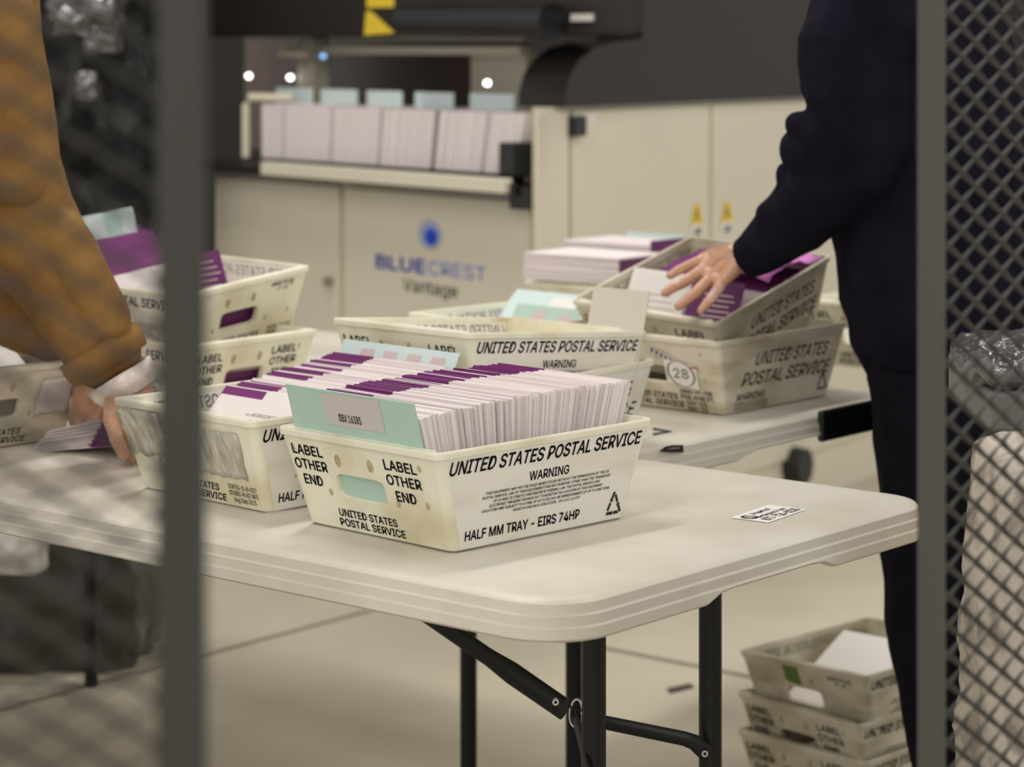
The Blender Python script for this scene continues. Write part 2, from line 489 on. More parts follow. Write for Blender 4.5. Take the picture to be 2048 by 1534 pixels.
# ------------------------------------------------------------------ envelopes and cards
EW, EH = 0.222, 0.153
_env = {}
def env_mesh(kind, th):
    k = (kind, round(th, 4))
    if k in _env: return _env[k]
    g = G()
    # y across, z up, x thickness; slightly pillowed in the middle
    ys = [-EW / 2, -EW / 2 + 0.004, 0.0, 0.028, EW / 2 - 0.004, EW / 2]
    zs = [0.0, 0.006, EH / 2, EH - 0.013, EH - 0.002, EH]
    def hx(j, i):
        e = 0.95 if j in (0, len(ys) - 1) or i in (0, len(zs) - 1) else 1.0
        return th / 2 * e
    for s in (-1, 1):
        vs = [(s * hx(j, i), y, z) for i, z in enumerate(zs) for j, y in enumerate(ys)]
        n = len(ys)
        for i in range(len(zs) - 1):
            for j in range(n - 1):
                q = (i * n + j, i * n + j + 1, (i + 1) * n + j + 1, (i + 1) * n + j)
                if s < 0: q = q[::-1]
                strip = i >= 3 and ys[j] >= (-0.001 if kind == 'held' else 0.027)
                full = kind == 'full' and i >= 3
                mi = 1 if ((kind in ('purple', 'held') and strip) or full) else 0
                if i == len(zs) - 2 and mi == 0: mi = 2
                if j in (0, n - 2) and mi == 0: mi = 2
                g.add([vs[a] for a in q], [(0, 1, 2, 3)], mi)
    def cap(p, q, mi): g.add([(p[0], p[1], p[2]), (q[0], q[1], q[2]), (-q[0], q[1], q[2]), (-p[0], p[1], p[2])], [(0, 1, 2, 3)], mi)
    e = th / 2 * 0.95
    for j in range(len(ys) - 1):
        cap((e, ys[j], EH), (e, ys[j + 1], EH), 1 if (kind == 'full' or ((kind == 'purple' and ys[j] >= 0.027) or (kind == 'held' and ys[j] >= -0.001))) else 2)
        cap((e, ys[j], 0), (e, ys[j + 1], 0), 2)
    for i in range(len(zs) - 1):
        for y in (ys[0], ys[-1]): cap((e, y, zs[i]), (e, y, zs[i + 1]), 2)
    o = g.build('envelope', ['paper', 'purple', 'paper_edge'])
    me = o.data
    bpy.data.objects.remove(o)
    _env[k] = me
    return me

def frame(loc, yaw, pitch=0, roll=0):
    return Matrix.Translation(Vector(loc)) @ Euler((R(roll), R(pitch), R(yaw)), 'XYZ').to_matrix().to_4x4()

def put(mesh, name, mw, label, cat, group=None):
    o = bpy.data.objects.new(name, mesh); COL.objects.link(o)
    o.matrix_world = mw
    return tag(o, label, cat, group)

def envelope(mw, label, group, kind='purple', th=0.003):
    return put(env_mesh(kind, th), 'envelope', mw, label, 'envelope', group)

def tilt(x, y, z, lean, twist=0.0, roll=0.0):
    """pose inside a tray: base at x,y,z, lean>0 tips the top toward +x"""
    return Matrix.Translation((x, y, z)) @ Euler((R(roll), R(lean), R(twist)), 'XYZ').to_matrix().to_4x4()

def card(mw, label, w, h, base, patches=(), texts=(), th=0.0016, group=None, cat='card', name='divider_card', mats=None):
    """stiff card, y across, z up, face toward -x; patches (u0,v0,u1,v1,mat) u to the reader's right (-y)"""
    g = G().box((-th / 2, -w / 2, 0), (th / 2, w / 2, h), 0)
    ml = [base]
    def place(u, v): return Vector((-th / 2 - 0.0004, -u, v))
    def place2(u, v): return Vector((-th / 2 - 0.0008, -u, v))
    def idx(m):
        if m not in ml: ml.append(m)
        return ml.index(m)
    for u0, v0, u1, v1, m in patches: rect(g, place, u0, v0, u1, v1, idx(m))
    for s, u, v, wd, cp, m in texts: write(g, s, place2, u, v, wd, cp, idx(m))
    o = g.build(name, ml)
    o.matrix_world = mw
    return tag(o, label, cat, group)

# ================================================================== SETTING
o = G().box((-5, -9, -0.05), (6, 13, 0.0)).build('floor', ['floor']); tag(o, kind='structure')
def strip(p, q, w, ext=(0, 0)):
    p, q = Vector(p), Vector(q); d = (q - p).normalized(); n = Vector((-d.y, d.x, 0)) * w / 2
    p = p - d * ext[0]; q = q + d * ext[1]
    g = G().add([p + n, p - n, q - n, q + n], [(0, 1, 2, 3)])
    o = g.build('floor_joint', ['joint'], loc=(0, 0, 0.0012)); tag(o, kind='structure')
strip((-1.005, 4.706, 0), (-0.273, 5.6, 0), 0.016, (2.0, 0.0))
strip((-0.757, 5.964, 0), (0.472, 4.968, 0), 0.018, (2.0, 2.5))
o = G().box((-5, 11.5, 0), (6, 11.7, 5.2)).build('wall_back', ['wall']); tag(o, kind='structure')
o = G().box((-5, -9, 5.2), (6, 13, 5.3)).build('ceiling', ['wall']); tag(o, kind='structure')

# ================================================================== TABLES
e_ = Vector((0.645, 0.765, 0)).normalized(); b_ = Vector((-0.765, 0.645, 0)).normalized()
C0 = Vector((0.0495, 2.415, 0))
def TB(e, b, z=0.0): return C0 + e_ * e + b_ * b + Vector((0, 0, z))

def table_top(name, e0, e1, b0, b1, parent, cut=True, rc=(0.065,) * 4, sub=None, seam=0):
    """moulded top with a ribbed skirt, swept round a rounded rectangle"""
    g = G()
    path = []   # (e, b, ne, nb)
    corners = [(e0, b0, -1, -1, 180), (e1, b0, 1, -1, 270), (e1, b1, 1, 1, 0), (e0, b1, -1, 1, 90)]
    for ci, (ce, cb, se, sb, a0) in enumerate(corners):
        r = rc[ci]
        for k in range(9):
            a = R(a0 + 90 * k / 8)
            path.append((ce - se * r, cb - sb * r, cos(a), sin(a), r))
        nx = corners[(ci + 1) % 4]; r2 = rc[(ci + 1) % 4]
        a = R(a0 + 90)
        pe, pb = ce - se * r + cos(a) * r, cb - sb * r + sin(a) * r
        an = R(nx[4]); qe, qb = nx[0] - nx[2] * r2 + cos(an) * r2, nx[1] - nx[3] * r2 + sin(an) * r2
        for k in range(1, 24):
            tt = k / 24
            path.append((pe + (qe - pe) * tt, pb + (qb - pb) * tt, cos(a), sin(a), 0.0))
    prof = [(-0.030, 0.0), (-0.016, -0.0004), (-0.008, -0.002), (-0.004, -0.0055), (-0.003, -0.0155), (-0.0002, -0.0175), (0.0, -0.0275), (0.0022, -0.0295), (0.0026, -0.0405), (-0.001, -0.0435), (-0.010, -0.0435), (-0.012, -0.02)]
    n, m_ = len(path), len(prof)
    vs = []
    for (pe, pb, ce, cb, r) in path:
        low = 0.0
        if cut and r == 0.0:
            f = (pe - e0) / (e1 - e0) if abs(cb) > abs(ce) else 0
            if abs(ce) < 0.5:   # the two short ends: hand cut-outs
                w = min(max((0.16 - abs(f - 0.5)) / 0.035, 0), 1)
                low = 0.0105 * w * w * (3 - 2 * w)
        for d, z in prof:
            if 0 < r < 0.03: d = max(d, -r)
            if seam and cb * seam > 0.9 and z > -0.02:
                d, z = min(d + 0.004, 0.0), z * 0.12
            zz = z + (low if z <= -0.04 else 0)
            vs.append(TB(pe + ce * (r + d), pb + cb * (r + d), TZ + zz))
    fs = [(i * m_ + j, i * m_ + j + 1, ((i + 1) % n) * m_ + j + 1, ((i + 1) % n) * m_ + j) for i in range(n) for j in range(m_ - 1)]
    fs.append(tuple(i * m_ for i in range(n)))
    fs.append(tuple(i * m_ + m_ - 1 for i in range(n - 1, -1, -1)))
    g.add(vs, fs)
    return g.build(name, ['table'], parent, smooth=False)

def smooth_angle(o, deg=35):
    for p in o.data.polygons: p.use_smooth = True
    try:
        o.data.set_sharp_from_angle(angle=R(deg))
    except Exception:
        pass

near = thing('folding_table', 'white plastic folding table in front with a property sticker near its short edge', 'table')
o = table_top('tabletop', 0.0, 0.762, 0.0, 0.9138, near, rc=(0.075, 0.075, 0.012, 0.012), seam=1); smooth_angle(o)
o = table_top('tabletop', 0.0, 0.762, 0.9142, 1.828, near, rc=(0.012, 0.012, 0.075, 0.075), seam=-1); smooth_angle(o)
def leg(p, r, parent, top=0.70):
    return G().tube([(p[0], p[1], 0.0), (p[0], p[1], top)], r, 16).build('leg', ['black_steel'], parent, smooth=False)
LA, LBp = (0.096, 2.81), (0.244, 2.95)
for q in (LA, LBp): smooth_angle(leg(q, 0.0142, near))
for q in (TB(0.33, 1.62), TB(0.53, 1.62)): smooth_angle(leg(q, 0.0142, near))
# upper and lower cross tubes of the near leg frame
g = G().tube([(LA[0] - .02, LA[1] - .02, 0.685), (LBp[0] + .02, LBp[1] + .02, 0.685)], 0.012, 12)
g.tube([(LA[0], LA[1], 0.06), (LBp[0], LBp[1], 0.06)], 0.011, 12)
smooth_angle(g.build('leg_crossbar', ['black_steel'], near))
# folding brace: a long bar, a locking ring and two arms bolted to the legs
P0, P1 = TB(0.43, 0.95, 0.70), W(1128, 1418, 2.962)
mid = P0.lerp(P1, 0.80)
g = G().tube([P0, mid, P0.lerp(P1, 0.86), P1], [0.0122, 0.0122, 0.0155, 0.0150], 12, flat=0.55)
br = g.build('brace', ['black_steel'], near); smooth_angle(br)
J = W(1150, 1432, 2.95)
boltB = W(1408, 1501, 2.932)
g = G().tube([J, W(1215, 1446, 2.94), W(1368, 1477, 2.93), W(1388, 1484, 2.928), boltB + Vector((0.004, 0, -0.004))], [0.0088, 0.0088, 0.0092, 0.010, 0.011], 10, flat=0.5)
g.tube([J, W(1172, 1520, 2.80), W(1188, 1590, 2.77)], 0.0085, 10, flat=0.5)
arm_o = g.build('brace_arm', ['black_steel'], near); smooth_angle(arm_o)
for q, host in ((W(1111, 1402, 2.945), br), (boltB + Vector((0, -0.008, 0)), arm_o)):
    g = G().tube([q, q + Vector((0, -0.006, 0))], [0.0045, 0.0040], 12)
    g.tube([q + Vector((0, -0.006, 0)), q + Vector((0, -0.0065, 0))], [0.0022, 0.002], 8, 1)
    tag(g.build('bolt', ['chrome', 'black_steel'], host), 'chrome bolt')
rc = W(1152, 1426, 2.93)
ringp = [rc + Vector((0.0075 * cos(a), -0.004 * cos(a), 0.0165 * sin(a) + 0.004 * cos(a))) for a in [2 * pi * k / 24 for k in range(25)]]
g = G().tube(ringp, 0.0016, 8)
tag(g.build('locking_ring', ['chrome'], br, smooth=True), 'chrome locking ring')
g = G().tube([W(1152, 1450, 2.92), W(1160, 1485, 2.90), W(1168, 1540, 2.9)], 0.0007, 6)
g.build('wire', ['chrome'], near)
# property sticker
sx = (Vector((0.331, 2.961, 0)) - Vector((0.276, 2.88, 0))).normalized(); sy = Vector((-sx.y, sx.x, 0))
so = Vector((0.304, 2.842, TZ + 0.0008))
def stick(u, v, z=0.0): return so + sx * u + sy * v + Vector((0, 0, z))
g = G().add([stick(0, 0), stick(0.098, 0), stick(0.098, 0.052), stick(0, 0.052)], [(0, 1, 2, 3)], 0)
st2 = lambda u, v: stick(u, v, 0.0003)
g.disc(stick(0.016, 0.034, 0.0003), (0, 0, 1), 0.011, 1, 20, up=Vector((0, 1, 0)))
for k in range(4): line2(g, lambda u, v: stick(u, v, 0.0006), [(0.008 + 0.004 * k, 0.028), (0.012 + 0.004 * k, 0.040)], 0.0016, 0)
write(g, 'Property of', st2, 0.034, 0.036, 0.042, 0.0085, 1, bold=0.02)
write(g, 'Event Regional & Years', st2, 0.018, 0.0215, 0.070, 0.008, 1, bold=0.02)
write(g, '877-726-0235', st2, 0.012, 0.005, 0.082, 0.0125, 1, bold=0.025)
tag(g.build('property_sticker', ['white', 'ink'], near), 'white property sticker with black print')

far = thing('folding_table', 'white plastic folding table behind, carrying the tray marked 28', 'table')
o = table_top('tabletop', 0.775, 1.537, 0.495, 1.407, far, rc=(0.06, 0.06, 0.012, 0.012)); smooth_angle(o)
o = table_top('tabletop', 0.775, 1.537, 1.411, 2.323, far, rc=(0.012, 0.012, 0.06, 0.06)); smooth_angle(o)
for q in ((-0.072, 3.97), (0.101, 3.90)): smooth_angle(leg(q, 0.0140, far))
for q in (TB(0.90, 2.28), TB(1.30, 2.28)): smooth_angle(leg(q, 0.0140, far))
def skirt(x, y, off=0.003):
    # point on the front skirt of the far table (plane b = 0.495)
    r = ray(x, y); o = Vector((0, 0, CZ)); p = TB(0.775, 0.495 - off)
    return o + r * ((p - o).dot(-b_) / r.dot(-b_))
g = G().box((0.468, 0, 0), (0.69, 0.012, 0.048), 0, lambda a, b, c: TB(0.775 + a, 0.488 + b, 0.694 + c))
tag(g.build('edge_handle', ['black'], far, bevel=0.004), 'black edge handle')
g = G()
pts = [(1318, 903), (1330, 893), (1345, 890), (1367, 890)]
q = [skirt(x, y) for x, y in pts] + [skirt(1367, 905), skirt(1340, 905)]
g.add(q, [tuple(range(len(q)))], 0)
q = [skirt(x, y, 0.0034) for x, y in [(1332, 899), (1346, 895), (1360, 894), (1360, 897), (1346, 898)]]
g.add(q, [tuple(range(len(q)))], 1)
tag(g.build('brand_badge', ['black', 'grey_print'], far), 'black arched badge')
g = G()
zz = TZ + 0.0012
g.add([Wz(1306, 855, zz), Wz(1346, 862, zz), Wz(1306, 870, zz), Wz(1306, 866, zz), Wz(1334, 862, zz), Wz(1306, 859, zz)], [(0, 1, 4, 5), (1, 2, 3, 4)], 0)
tag(g.build('arrow_mark', ['ink'], far), 'black arrow mark')
for q in ((1640, 806), (1624, 809)):
    pass

# ================================================================== TRAYS
YF = 45.2
CF = Vector((-0.0535, 2.8563, TZ))
C2 = Vector((-0.286, 3.084, TZ))
T_front = make_tray('cream mail tray in front, LABEL OTHER END on its end, packed with upright envelopes', CF, YF)
T_two = make_tray('scuffed mail tray just left of the front tray, cloudy tape over its end', C2, 46.0, end='mfg')
T_B = make_tray('lower tray of the centre pair, big STATES lettering on its side', (-0.0125, 3.3795, TZ), 51.5, side='big')
T_A = make_tray('upper tray of the centre pair, LABEL at both corners of its end', (-0.035, 3.3728, TZ + 0.056), 44.93, 4.43, -0.45, end='corner')
T_C = make_tray('pale tray behind the centre pair, blue divider cards inside', (0.046, 4.06, TZ), 45.0)
T_F = make_tray('worn lower tray with the round 28 sticker on its end', (0.3247, 3.8514, TZ), 48.5, side='big', end='dark', worn=True)
T_G = make_tray('tilted upper tray on the one stickered 28, gloved hand reaching into it', (0.3217, 3.9404, TZ + 0.074), 52.0, -13.2, 4.0, side='big', end='corner', worn=True)
T_H1 = make_tray('lower tray of the left back pair, purple card behind its hand hole', (-0.531, 3.798, TZ), 141)
T_H2 = make_tray('upper tray of the left back pair, purple card leaning over its rim', (-0.545, 3.880, TZ + 0.086), 141, -1.4, -5.5, end='top')
T_I = make_tray('grimy tray at the far left edge with a pale label half peeled', (-0.829, 3.464, TZ), 135, end='dark', worn=True)
T_J = make_tray('pale tray farthest left, behind the mustard sleeve', (-1.02, 4.02, TZ), 128)
T_E = make_tray('tray at the back with flat white envelope bundles heaped on it', (0.245, 4.62, TZ), 45.0)
T_K = make_tray('tray beside the navy trousers, half hidden behind the 28 tray', (0.72, 4.30, TZ), 50.0)

# stickers, tape, labels fixed to trays (parts of their tray)
P = end_place(-1)
g = G()
c = [(0.005, 0.88), (0.093, 0.60), (0.085, 0.50), (-0.004, 0.80)]
g.add([P(u, v, 0.0012) for u, v in c], [(0, 1, 2, 3)], 2)
for k in range(6): line2(g, lambda u, v: P(u, v, 0.0016), [(0.010 + 0.008 * k, 0.845 - 0.030 * k), (0.008 + 0.008 * k, 0.790 - 0.030 * k)], 0.004, 1)
sq = [(0.028, 0.72), (0.088, 0.66), (0.088, 0.33), (0.028, 0.40)]
g.add([P(u, v, 0.0020) for u, v in sq], [(0, 1, 2, 3)], 0)
ring = [(0.058 + 0.025 * cos(a), 0.53 + 0.17 * sin(a) - 0.02 * cos(a)) for a in [2 * pi * k / 28 for k in range(29)]]
line2(g, lambda u, v: P(u, v * 1.0, 0.0024), ring, 0.003, 1)
write(g, '28', lambda u, v: P(u, v, 0.0026), 0.044, 0.47, 0.028, 0.13, 1, bold=0.0)
rect(g, lambda u, v: P(u, v, 0.0022), 0.078, 0.62, 0.093, 0.65, 3)
tag(g.build('number_sticker', ['white', 'ink', 'label_grey', 'red_line'], _end[T_F.name]), 'white square sticker with 28 in a ring')
g = G()
for i, s in enumerate(('SDMH-AT-CBB', 'PER AHB PI', "Oct '03", "Nov '03")):
    write(g, s, lambda u, v: P(u, v, 0.0014), 0.048 + 0.010 * (i > 1), 0.26 - 0.075 * i, 0.062 - 0.024 * (i > 1), 0.055, 0, bold=0.012)
g.build('date_print', ['ink'], _end[T_F.name])
# label sleeve of cloudy film on the second tray
def flap(t, u0, u1, v0, v1, bulge, name, m, lab, n=8, rag=0.02):
    g = G(); vs = []; fs = []
    for j in range(n + 1):
        for i in range(n + 1):
            u = u0 + (u1 - u0) * i / n; v = v0 + (v1 - v0) * j / n
            rg = rag * noise.noise(Vector((u * 60, v * 9, 3.1))) if j in (0, n) or i in (0, n) else 0
            o = 0.0015 + bulge * (j / n) ** 2 * (1 - 0.6 * i / n)
            vs.append(P(u + rg * 0.1, v + rg, o))
    for j in range(n):
        for i in range(n):
            a = j * (n + 1) + i
            fs.append((a, a + 1, a + n + 2, a + n + 1))
    g.add(vs, fs)
    ob = g.build(name, [m], _end[t.name], smooth=True)
    s = ob.modifiers.new('thick', 'SOLIDIFY'); s.thickness = 0.0006
    return tag(ob, lab)
flap(T_two, -0.124, -0.045, 0.42, 0.93, 0.010, 'label_sleeve', 'tape', 'cloudy film sleeve curling off', rag=0.06)
flap(T_two, 0.010, 0.104, 0.34, 0.84, 0.002, 'tape', 'tape', 'scratched cloudy tape', rag=0.05)
flap(T_I, 0.060, 0.118, 0.36, 0.82, 0.008, 'label_paper', 'label_grey', 'pale peeling label paper', rag=0.06)

# ================================================================== ENVELOPES
def pack(t, n, x0, x1, l0, l1, label, group, kinds=('purple',), th=(0.0034, 0.0042), z0=0.005, jy=0.0018, jz=0.0018, y=0.0, ease=1.0, zarc=None):
    mw = t.matrix_basis
    for i in range(n):
        f = i / max(n - 1, 1)
        ff = f ** ease
        lean = l0 + (l1 - l0) * f + random.uniform(-0.4, 0.4)
        z = z0 + random.uniform(-jz, jz) + (zarc(f) if zarc else 0)
        envelope(mw @ tilt(x0 + (x1 - x0) * ff, y + random.uniform(-jy, jy), max(z, 0.0048), lean, random.uniform(-0.35, 0.35), random.uniform(-0.4, 0.4)),
                 label, group, random.choice(kinds), random.choice((th[0], (th[0] + th[1]) / 2, th[1])))

pack(T_front, 100, -0.133, 0.120, -15.0, 20.0, 'white envelope with a purple flap edge, packed upright in the front tray', 'envelopes in the front tray',
     kinds=('purple', 'purple', 'purple', 'purple', 'white'), y=0.003, th=(0.0036, 0.0043), zarc=lambda f: 0.011 * f - 0.002 * sin(pi * f))
card(T_front.matrix_basis @ tilt(-0.1385, 0.004, 0.0045, -15.5), 'mint green divider card with a DBX label at the head of the front tray', 0.220, 0.172, 'mint',
     patches=[(-0.048, 0.130, 0.052, 0.169, 'label_grey')], texts=[('DBX 16385', -0.024, 0.136, 0.038, 0.0090, 'grey_text')])
def arc2(f): return 0.0
pack(T_two, 46, -0.118, 0.098, 44.0, 31.0, 'white envelope leaning back in the tray left of the front tray', 'envelopes in the tray left of the front tray',
     kinds=('purple', 'purple', 'white'), y=0.0, jz=0.003, zarc=lambda f: 0.008 * f)
card(T_two.matrix_basis @ tilt(0.110, 0.0, 0.0045, 29.0), 'pale blue divider card with four pink squares, right behind the front tray', 0.225, 0.180, 'ice',
     patches=[(-0.072 + 0.046 * k, 0.128, -0.046 + 0.046 * k, 0.170, 'pink') for k in range(4)])
card(T_two.matrix_basis @ tilt(-0.1235, 0.0, 0.0045, 45.0), 'address side of the front envelope leaning in the scuffed tray', 0.222, 0.162, 'white',
     patches=[(-0.10, 0.132, 0.04, 0.1326, 'red_line'), (0.04, 0.06, 0.0404, 0.132, 'grey_print'), (0.058, 0.118, 0.064, 0.134, 'grey_text'), (0.064, 0.085, 0.070, 0.097, 'grey_text'),
              (-0.10, 0.066, 0.04, 0.0668, 'red_line')],
     texts=[('RETURN SERVICE REQUESTED', -0.04, 0.120, 0.07, 0.005, 'grey_print'), ('OFFICIAL BALLOTING MATERIAL', -0.04, 0.108, 0.07, 0.005, 'grey_print'), ('FIRST CLASS MAIL', -0.04, 0.096, 0.055, 0.005, 'grey_print'), ('RETURN ADDRESS', -0.03, 0.078, 0.05, 0.005, 'grey_print')],
     cat='envelope', name='envelope', th=0.003)
# centre pair: one bare card at the far end
card(T_A.matrix_basis @ tilt(0.152, -0.080, 0.012, 10.0, -2), 'bare beige card standing at the far corner of the centre tray', 0.112, 0.164, 'beige_card')
# tray behind the centre pair: blue cards
card(T_C.matrix_basis @ tilt(-0.07, 0.020, 0.006, 50.0), 'pale blue card with a white label, leaning in the tray behind the centre pair', 0.235, 0.205, 'ice',
     patches=[(-0.02, 0.150, 0.095, 0.195, 'white'), (0.045, 0.160, 0.060, 0.185, 'grey_print')])
card(T_C.matrix_basis @ tilt(-0.098, -0.040, 0.006, 34.0), 'mint card with pink squares, lower card in the tray behind the centre pair', 0.150, 0.148, 'mint',
     patches=[(-0.03, 0.11, 0.0, 0.138, 'pink'), (0.03, 0.108, 0.058, 0.136, 'pink')])
# the tilted tray under the hand
pack(T_G, 32, -0.085, 0.042, 50.0, 52.0, 'purple topped envelope standing in the tilted tray by the navy sleeve', 'envelopes in the tilted tray', kinds=('full', 'full', 'full', 'purple'), jz=0.003, z0=0.007, th=(0.0028, 0.0034))
card(T_G.matrix_basis @ tilt(-0.122, -0.060, 0.008, 36.0, 4), 'dark purple card with white print and a white spot beneath the fingers', 0.095, 0.150, 'purple_dark',
     patches=[(0.002, 0.028, 0.016, 0.046, 'white'), (-0.045, 0.010, 0.04, 0.0125, 'pink')] + [(-0.020, 0.062 + 0.009 * k, 0.036 - 0.004 * (k % 3), 0.0645 + 0.009 * k, 'pink') for k in range(8)], name='printed_card')
card(T_G.matrix_basis @ tilt(-0.128, 0.045, 0.008, 36.0, 2), 'white form with a pink band leaning left of the dark purple card', 0.100, 0.150, 'white',
     patches=[(-0.045, 0.020, 0.045, 0.042, 'pink')] + [(-0.035, 0.058 + 0.011 * k, 0.035 - 0.006 * (k % 3), 0.0605 + 0.011 * k, 'pink') for k in range(6)], name='printed_form', th=0.001)
card(T_G.matrix_basis @ tilt(-0.110, 0.078, 0.010, 44.0, 2), 'blank white envelope just left of the gloved fingers', 0.095, 0.152, 'white', cat='envelope', name='envelope', th=0.003)
g = G(); vs = []; fs = []
for i in range(13):
    for j in range(7):
        u, v = i / 12, j / 6
        vs.append(T_G.matrix_basis @ Vector((-0.005 + 0.170 * u, -0.128 + 0.125 * v, 0.127 + 0.012 * sin(u * 5 + v * 3) + 0.006 * noise.noise(Vector((u * 6, v * 6, 0))))))
for i in range(12):
    for j in range(6): fs.append((i * 7 + j, i * 7 + j + 1, i * 7 + j + 8, i * 7 + j + 7))
o = g.add(vs, fs).build('violet_sheet', ['violet'], smooth=True); sm = o.modifiers.new('t', 'SOLIDIFY'); sm.thickness = 0.001
tag(o, 'violet paper sheet draped on the envelopes beneath the navy sleeve', 'paper')
# left back pair
pack(T_H2, 28, -0.030, 0.120, 36.0, 26.0, 'purple topped envelope in the upper tray of the left back pair', 'envelopes in the left back tray', kinds=('full',), jz=0.003, jy=0.006, y=0.010, z0=0.006, zarc=lambda f: 0.018 * f)
card(T_H2.matrix_basis @ tilt(0.140, 0.0, 0.030, 14.0, 0), 'pale blue striped card standing tall in the left back tray', 0.17, 0.172, 'ice', patches=[(-0.055, 0.06, -0.02, 0.172, 'mint'), (0.02, 0.06, 0.055, 0.172, 'mint')])
card(T_H2.matrix_basis @ tilt(-0.136, 0.022, 0.006, 20.0, 0, 3), 'purple printed card leaning over the rim of the left back tray', 0.085, 0.160, 'purple',
     patches=[(0.0, 0.066, 0.014, 0.086, 'white')] + [(-0.030, 0.092 + 0.010 * k, 0.034 - 0.005 * (k % 3), 0.0945 + 0.010 * k, 'pink') for k in range(6)], name='printed_card')
card(T_H2.matrix_basis @ tilt(-0.128, -0.02, 0.006, -12.0, 0), 'purple card showing through the hand hole of the upper left back tray', 0.14, 0.10, 'purple_dark', name='printed_card')
card(T_H1.matrix_basis @ tilt(-0.128, -0.02, 0.006, -12.0, 0), 'purple card showing through the hand hole of the lower left back tray', 0.14, 0.058, 'purple_dark', name='printed_card')
# far left tray
pack(T_I, 16, -0.100, 0.06, 60.0, 56.0, 'white envelope lying back in the grimy far left tray', 'envelopes in the far left tray', kinds=('white',), z0=0.062)
card(T_I.matrix_basis @ tilt(-0.112, 0.0, 0.068, 60.0), 'addressed envelope on top of the grimy far left tray', 0.222, 0.160, 'white',
     patches=[(-0.11, 0.152, 0.11, 0.1526, 'red_line'), (0.03, 0.105, 0.036, 0.135, 'grey_text'), (-0.08, 0.10, 0.01, 0.1010, 'grey_print'), (0.02, 0.05, 0.021, 0.15, 'red_line')],
     texts=[('OFFICIAL BALLOTING MATERIAL', -0.09, 0.125, 0.09, 0.006, 'grey_print'), ('FIRST CLASS MAIL', -0.09, 0.112, 0.07, 0.006, 'grey_print')], cat='envelope', name='envelope', th=0.003)
card(T_J.matrix_basis @ tilt(-0.02, 0.0, 0.05, 65.0), 'white card lying in the pale tray farthest left', 0.22, 0.16, 'white')

# bundles lying flat on the back tray
for (px, py, Y, n, yaw, lab) in ((1190, 556, 4.55, 16, 52, 'white envelope in the lower flat bundle on the back tray'), (1262, 517, 4.75, 12, 48, 'white envelope in the upper flat bundle on the back tray')):
    base = W(px, py, Y)
    for k in range(n):
        m = Matrix.Translation(base + Vector((random.uniform(-.002, .002), random.uniform(-.002, .002), 0.0031 * k))) @ Euler((0, 0, R(yaw + random.uniform(-1, 1))), 'XYZ').to_matrix().to_4x4() @ Euler((0, R(90), 0), 'XYZ').to_matrix().to_4x4() @ Matrix.Translation((0, 0, -EH / 2))
        envelope(m, lab, lab.replace('white envelope in the', 'envelopes of the'), 'white', 0.0031)
    m = Matrix.Translation(base + Vector((0, 0, 0.0235))) @ Euler((0, 0, R(yaw)), 'XYZ').to_matrix().to_4x4()
    g = G().box((-EH / 2 - 0.001, -EW / 2 - 0.0015, -0.024), (EH / 2 + 0.0, -EW / 2 - 0.0005, 0.022))
    o = g.build('purple_flap_card', ['purple_dark']); o.matrix_world = m
    tag(o, 'dark purple card at the side of the %s flat bundle on the back tray' % ('lower' if n == 16 else 'upper'), 'card')
card(Matrix.Translation(W(1305, 530, 4.9)) @ Euler((0, R(10), R(45)), 'XYZ').to_matrix().to_4x4(), 'pale blue card with grey squares standing behind the flat bundles', 0.16, 0.065, 'ice', patches=[(-0.05, 0.012, -0.03, 0.048, 'pink'), (0.0, 0.012, 0.02, 0.048, 'pink')])

# envelopes fanned from the left hand
for k in range(30):
    f = k / 29
    a = W(290, 884 - 66 * f, 3.25); b2 = W(62 + 38 * f, 909 - 43 * f, 3.36)
    d = (a - b2).normalized()
    side = d.cross(Vector((0, 0, 1))).normalized()          # toward the room's front: the flap edge
    side = (side + Vector((0, 0, 0.11))).normalized()
    xx = d.cross(side).normalized()
    m = Matrix(((xx.x, d.x, side.x, 0), (xx.y, d.y, side.y, 0), (xx.z, d.z, side.z, 0), (0, 0, 0, 1)))
    m = Matrix.Translation(b2 + d * (EW / 2 + random.uniform(-0.004, 0.004)) - side * (EH + random.uniform(-0.003, 0.003))) @ m
    envelope(m, 'envelope fanned out under the mustard sleeve, purple at the held end', 'envelopes held by the left worker', 'held', 0.0007)

# ================================================================== MACHINE
K = Vector(((1065 - CX) / F * 5.6, 5.6, 0))
aL = Vector((-cos(R(52)), sin(R(52)), 0)); nL = Vector((-sin(R(52)), -cos(R(52)), 0))
aR = Vector((cos(R(58)), sin(R(58)), 0)); nR = Vector((sin(R(58)), -cos(R(58)), 0))
def fL(a, d, z): return K + aL * a + nL * d + Vector((0, 0, z))
def fR(a, d, z): return K + aR * a + nR * d + Vector((0, 0, z))
def solve_a(ax, nn, px, d):
    t = (px - CX) / F; o = K + nn * d
    return (t * o.y - o.x) / (ax.x - t * ax.y)
def prism(g, foot, z0, z1, mi=0):
    n = len(foot)
    vs = [(p[0], p[1], z0) for p in foot] + [(p[0], p[1], z1) for p in foot]
    return g.add(vs, [tuple(range(n - 1, -1, -1)), tuple(range(n, 2 * n))] + [(i, (i + 1) % n, n + (i + 1) % n, n + i) for i in range(n)], mi)
def footL(a0, d0, d1, a1=1.5):
    # left module footprint, cut square behind the corner so that it never crosses the right module
    return [fL(max(a0, -1.28 * d0), d0, 0), fL(max(a0, -1.28 * d1), d1, 0), fL(a1, d1, 0), fL(a1, d0, 0)]
def La(px, d=0.0): return solve_a(aL, nL, px, d)
def Ra(px, d=0.0): return solve_a(aR, nR, px, d)
def Lz(px, py, d=0.0): return CZ - (py - YH) / F * (K + aL * La(px, d) + nL * d).y
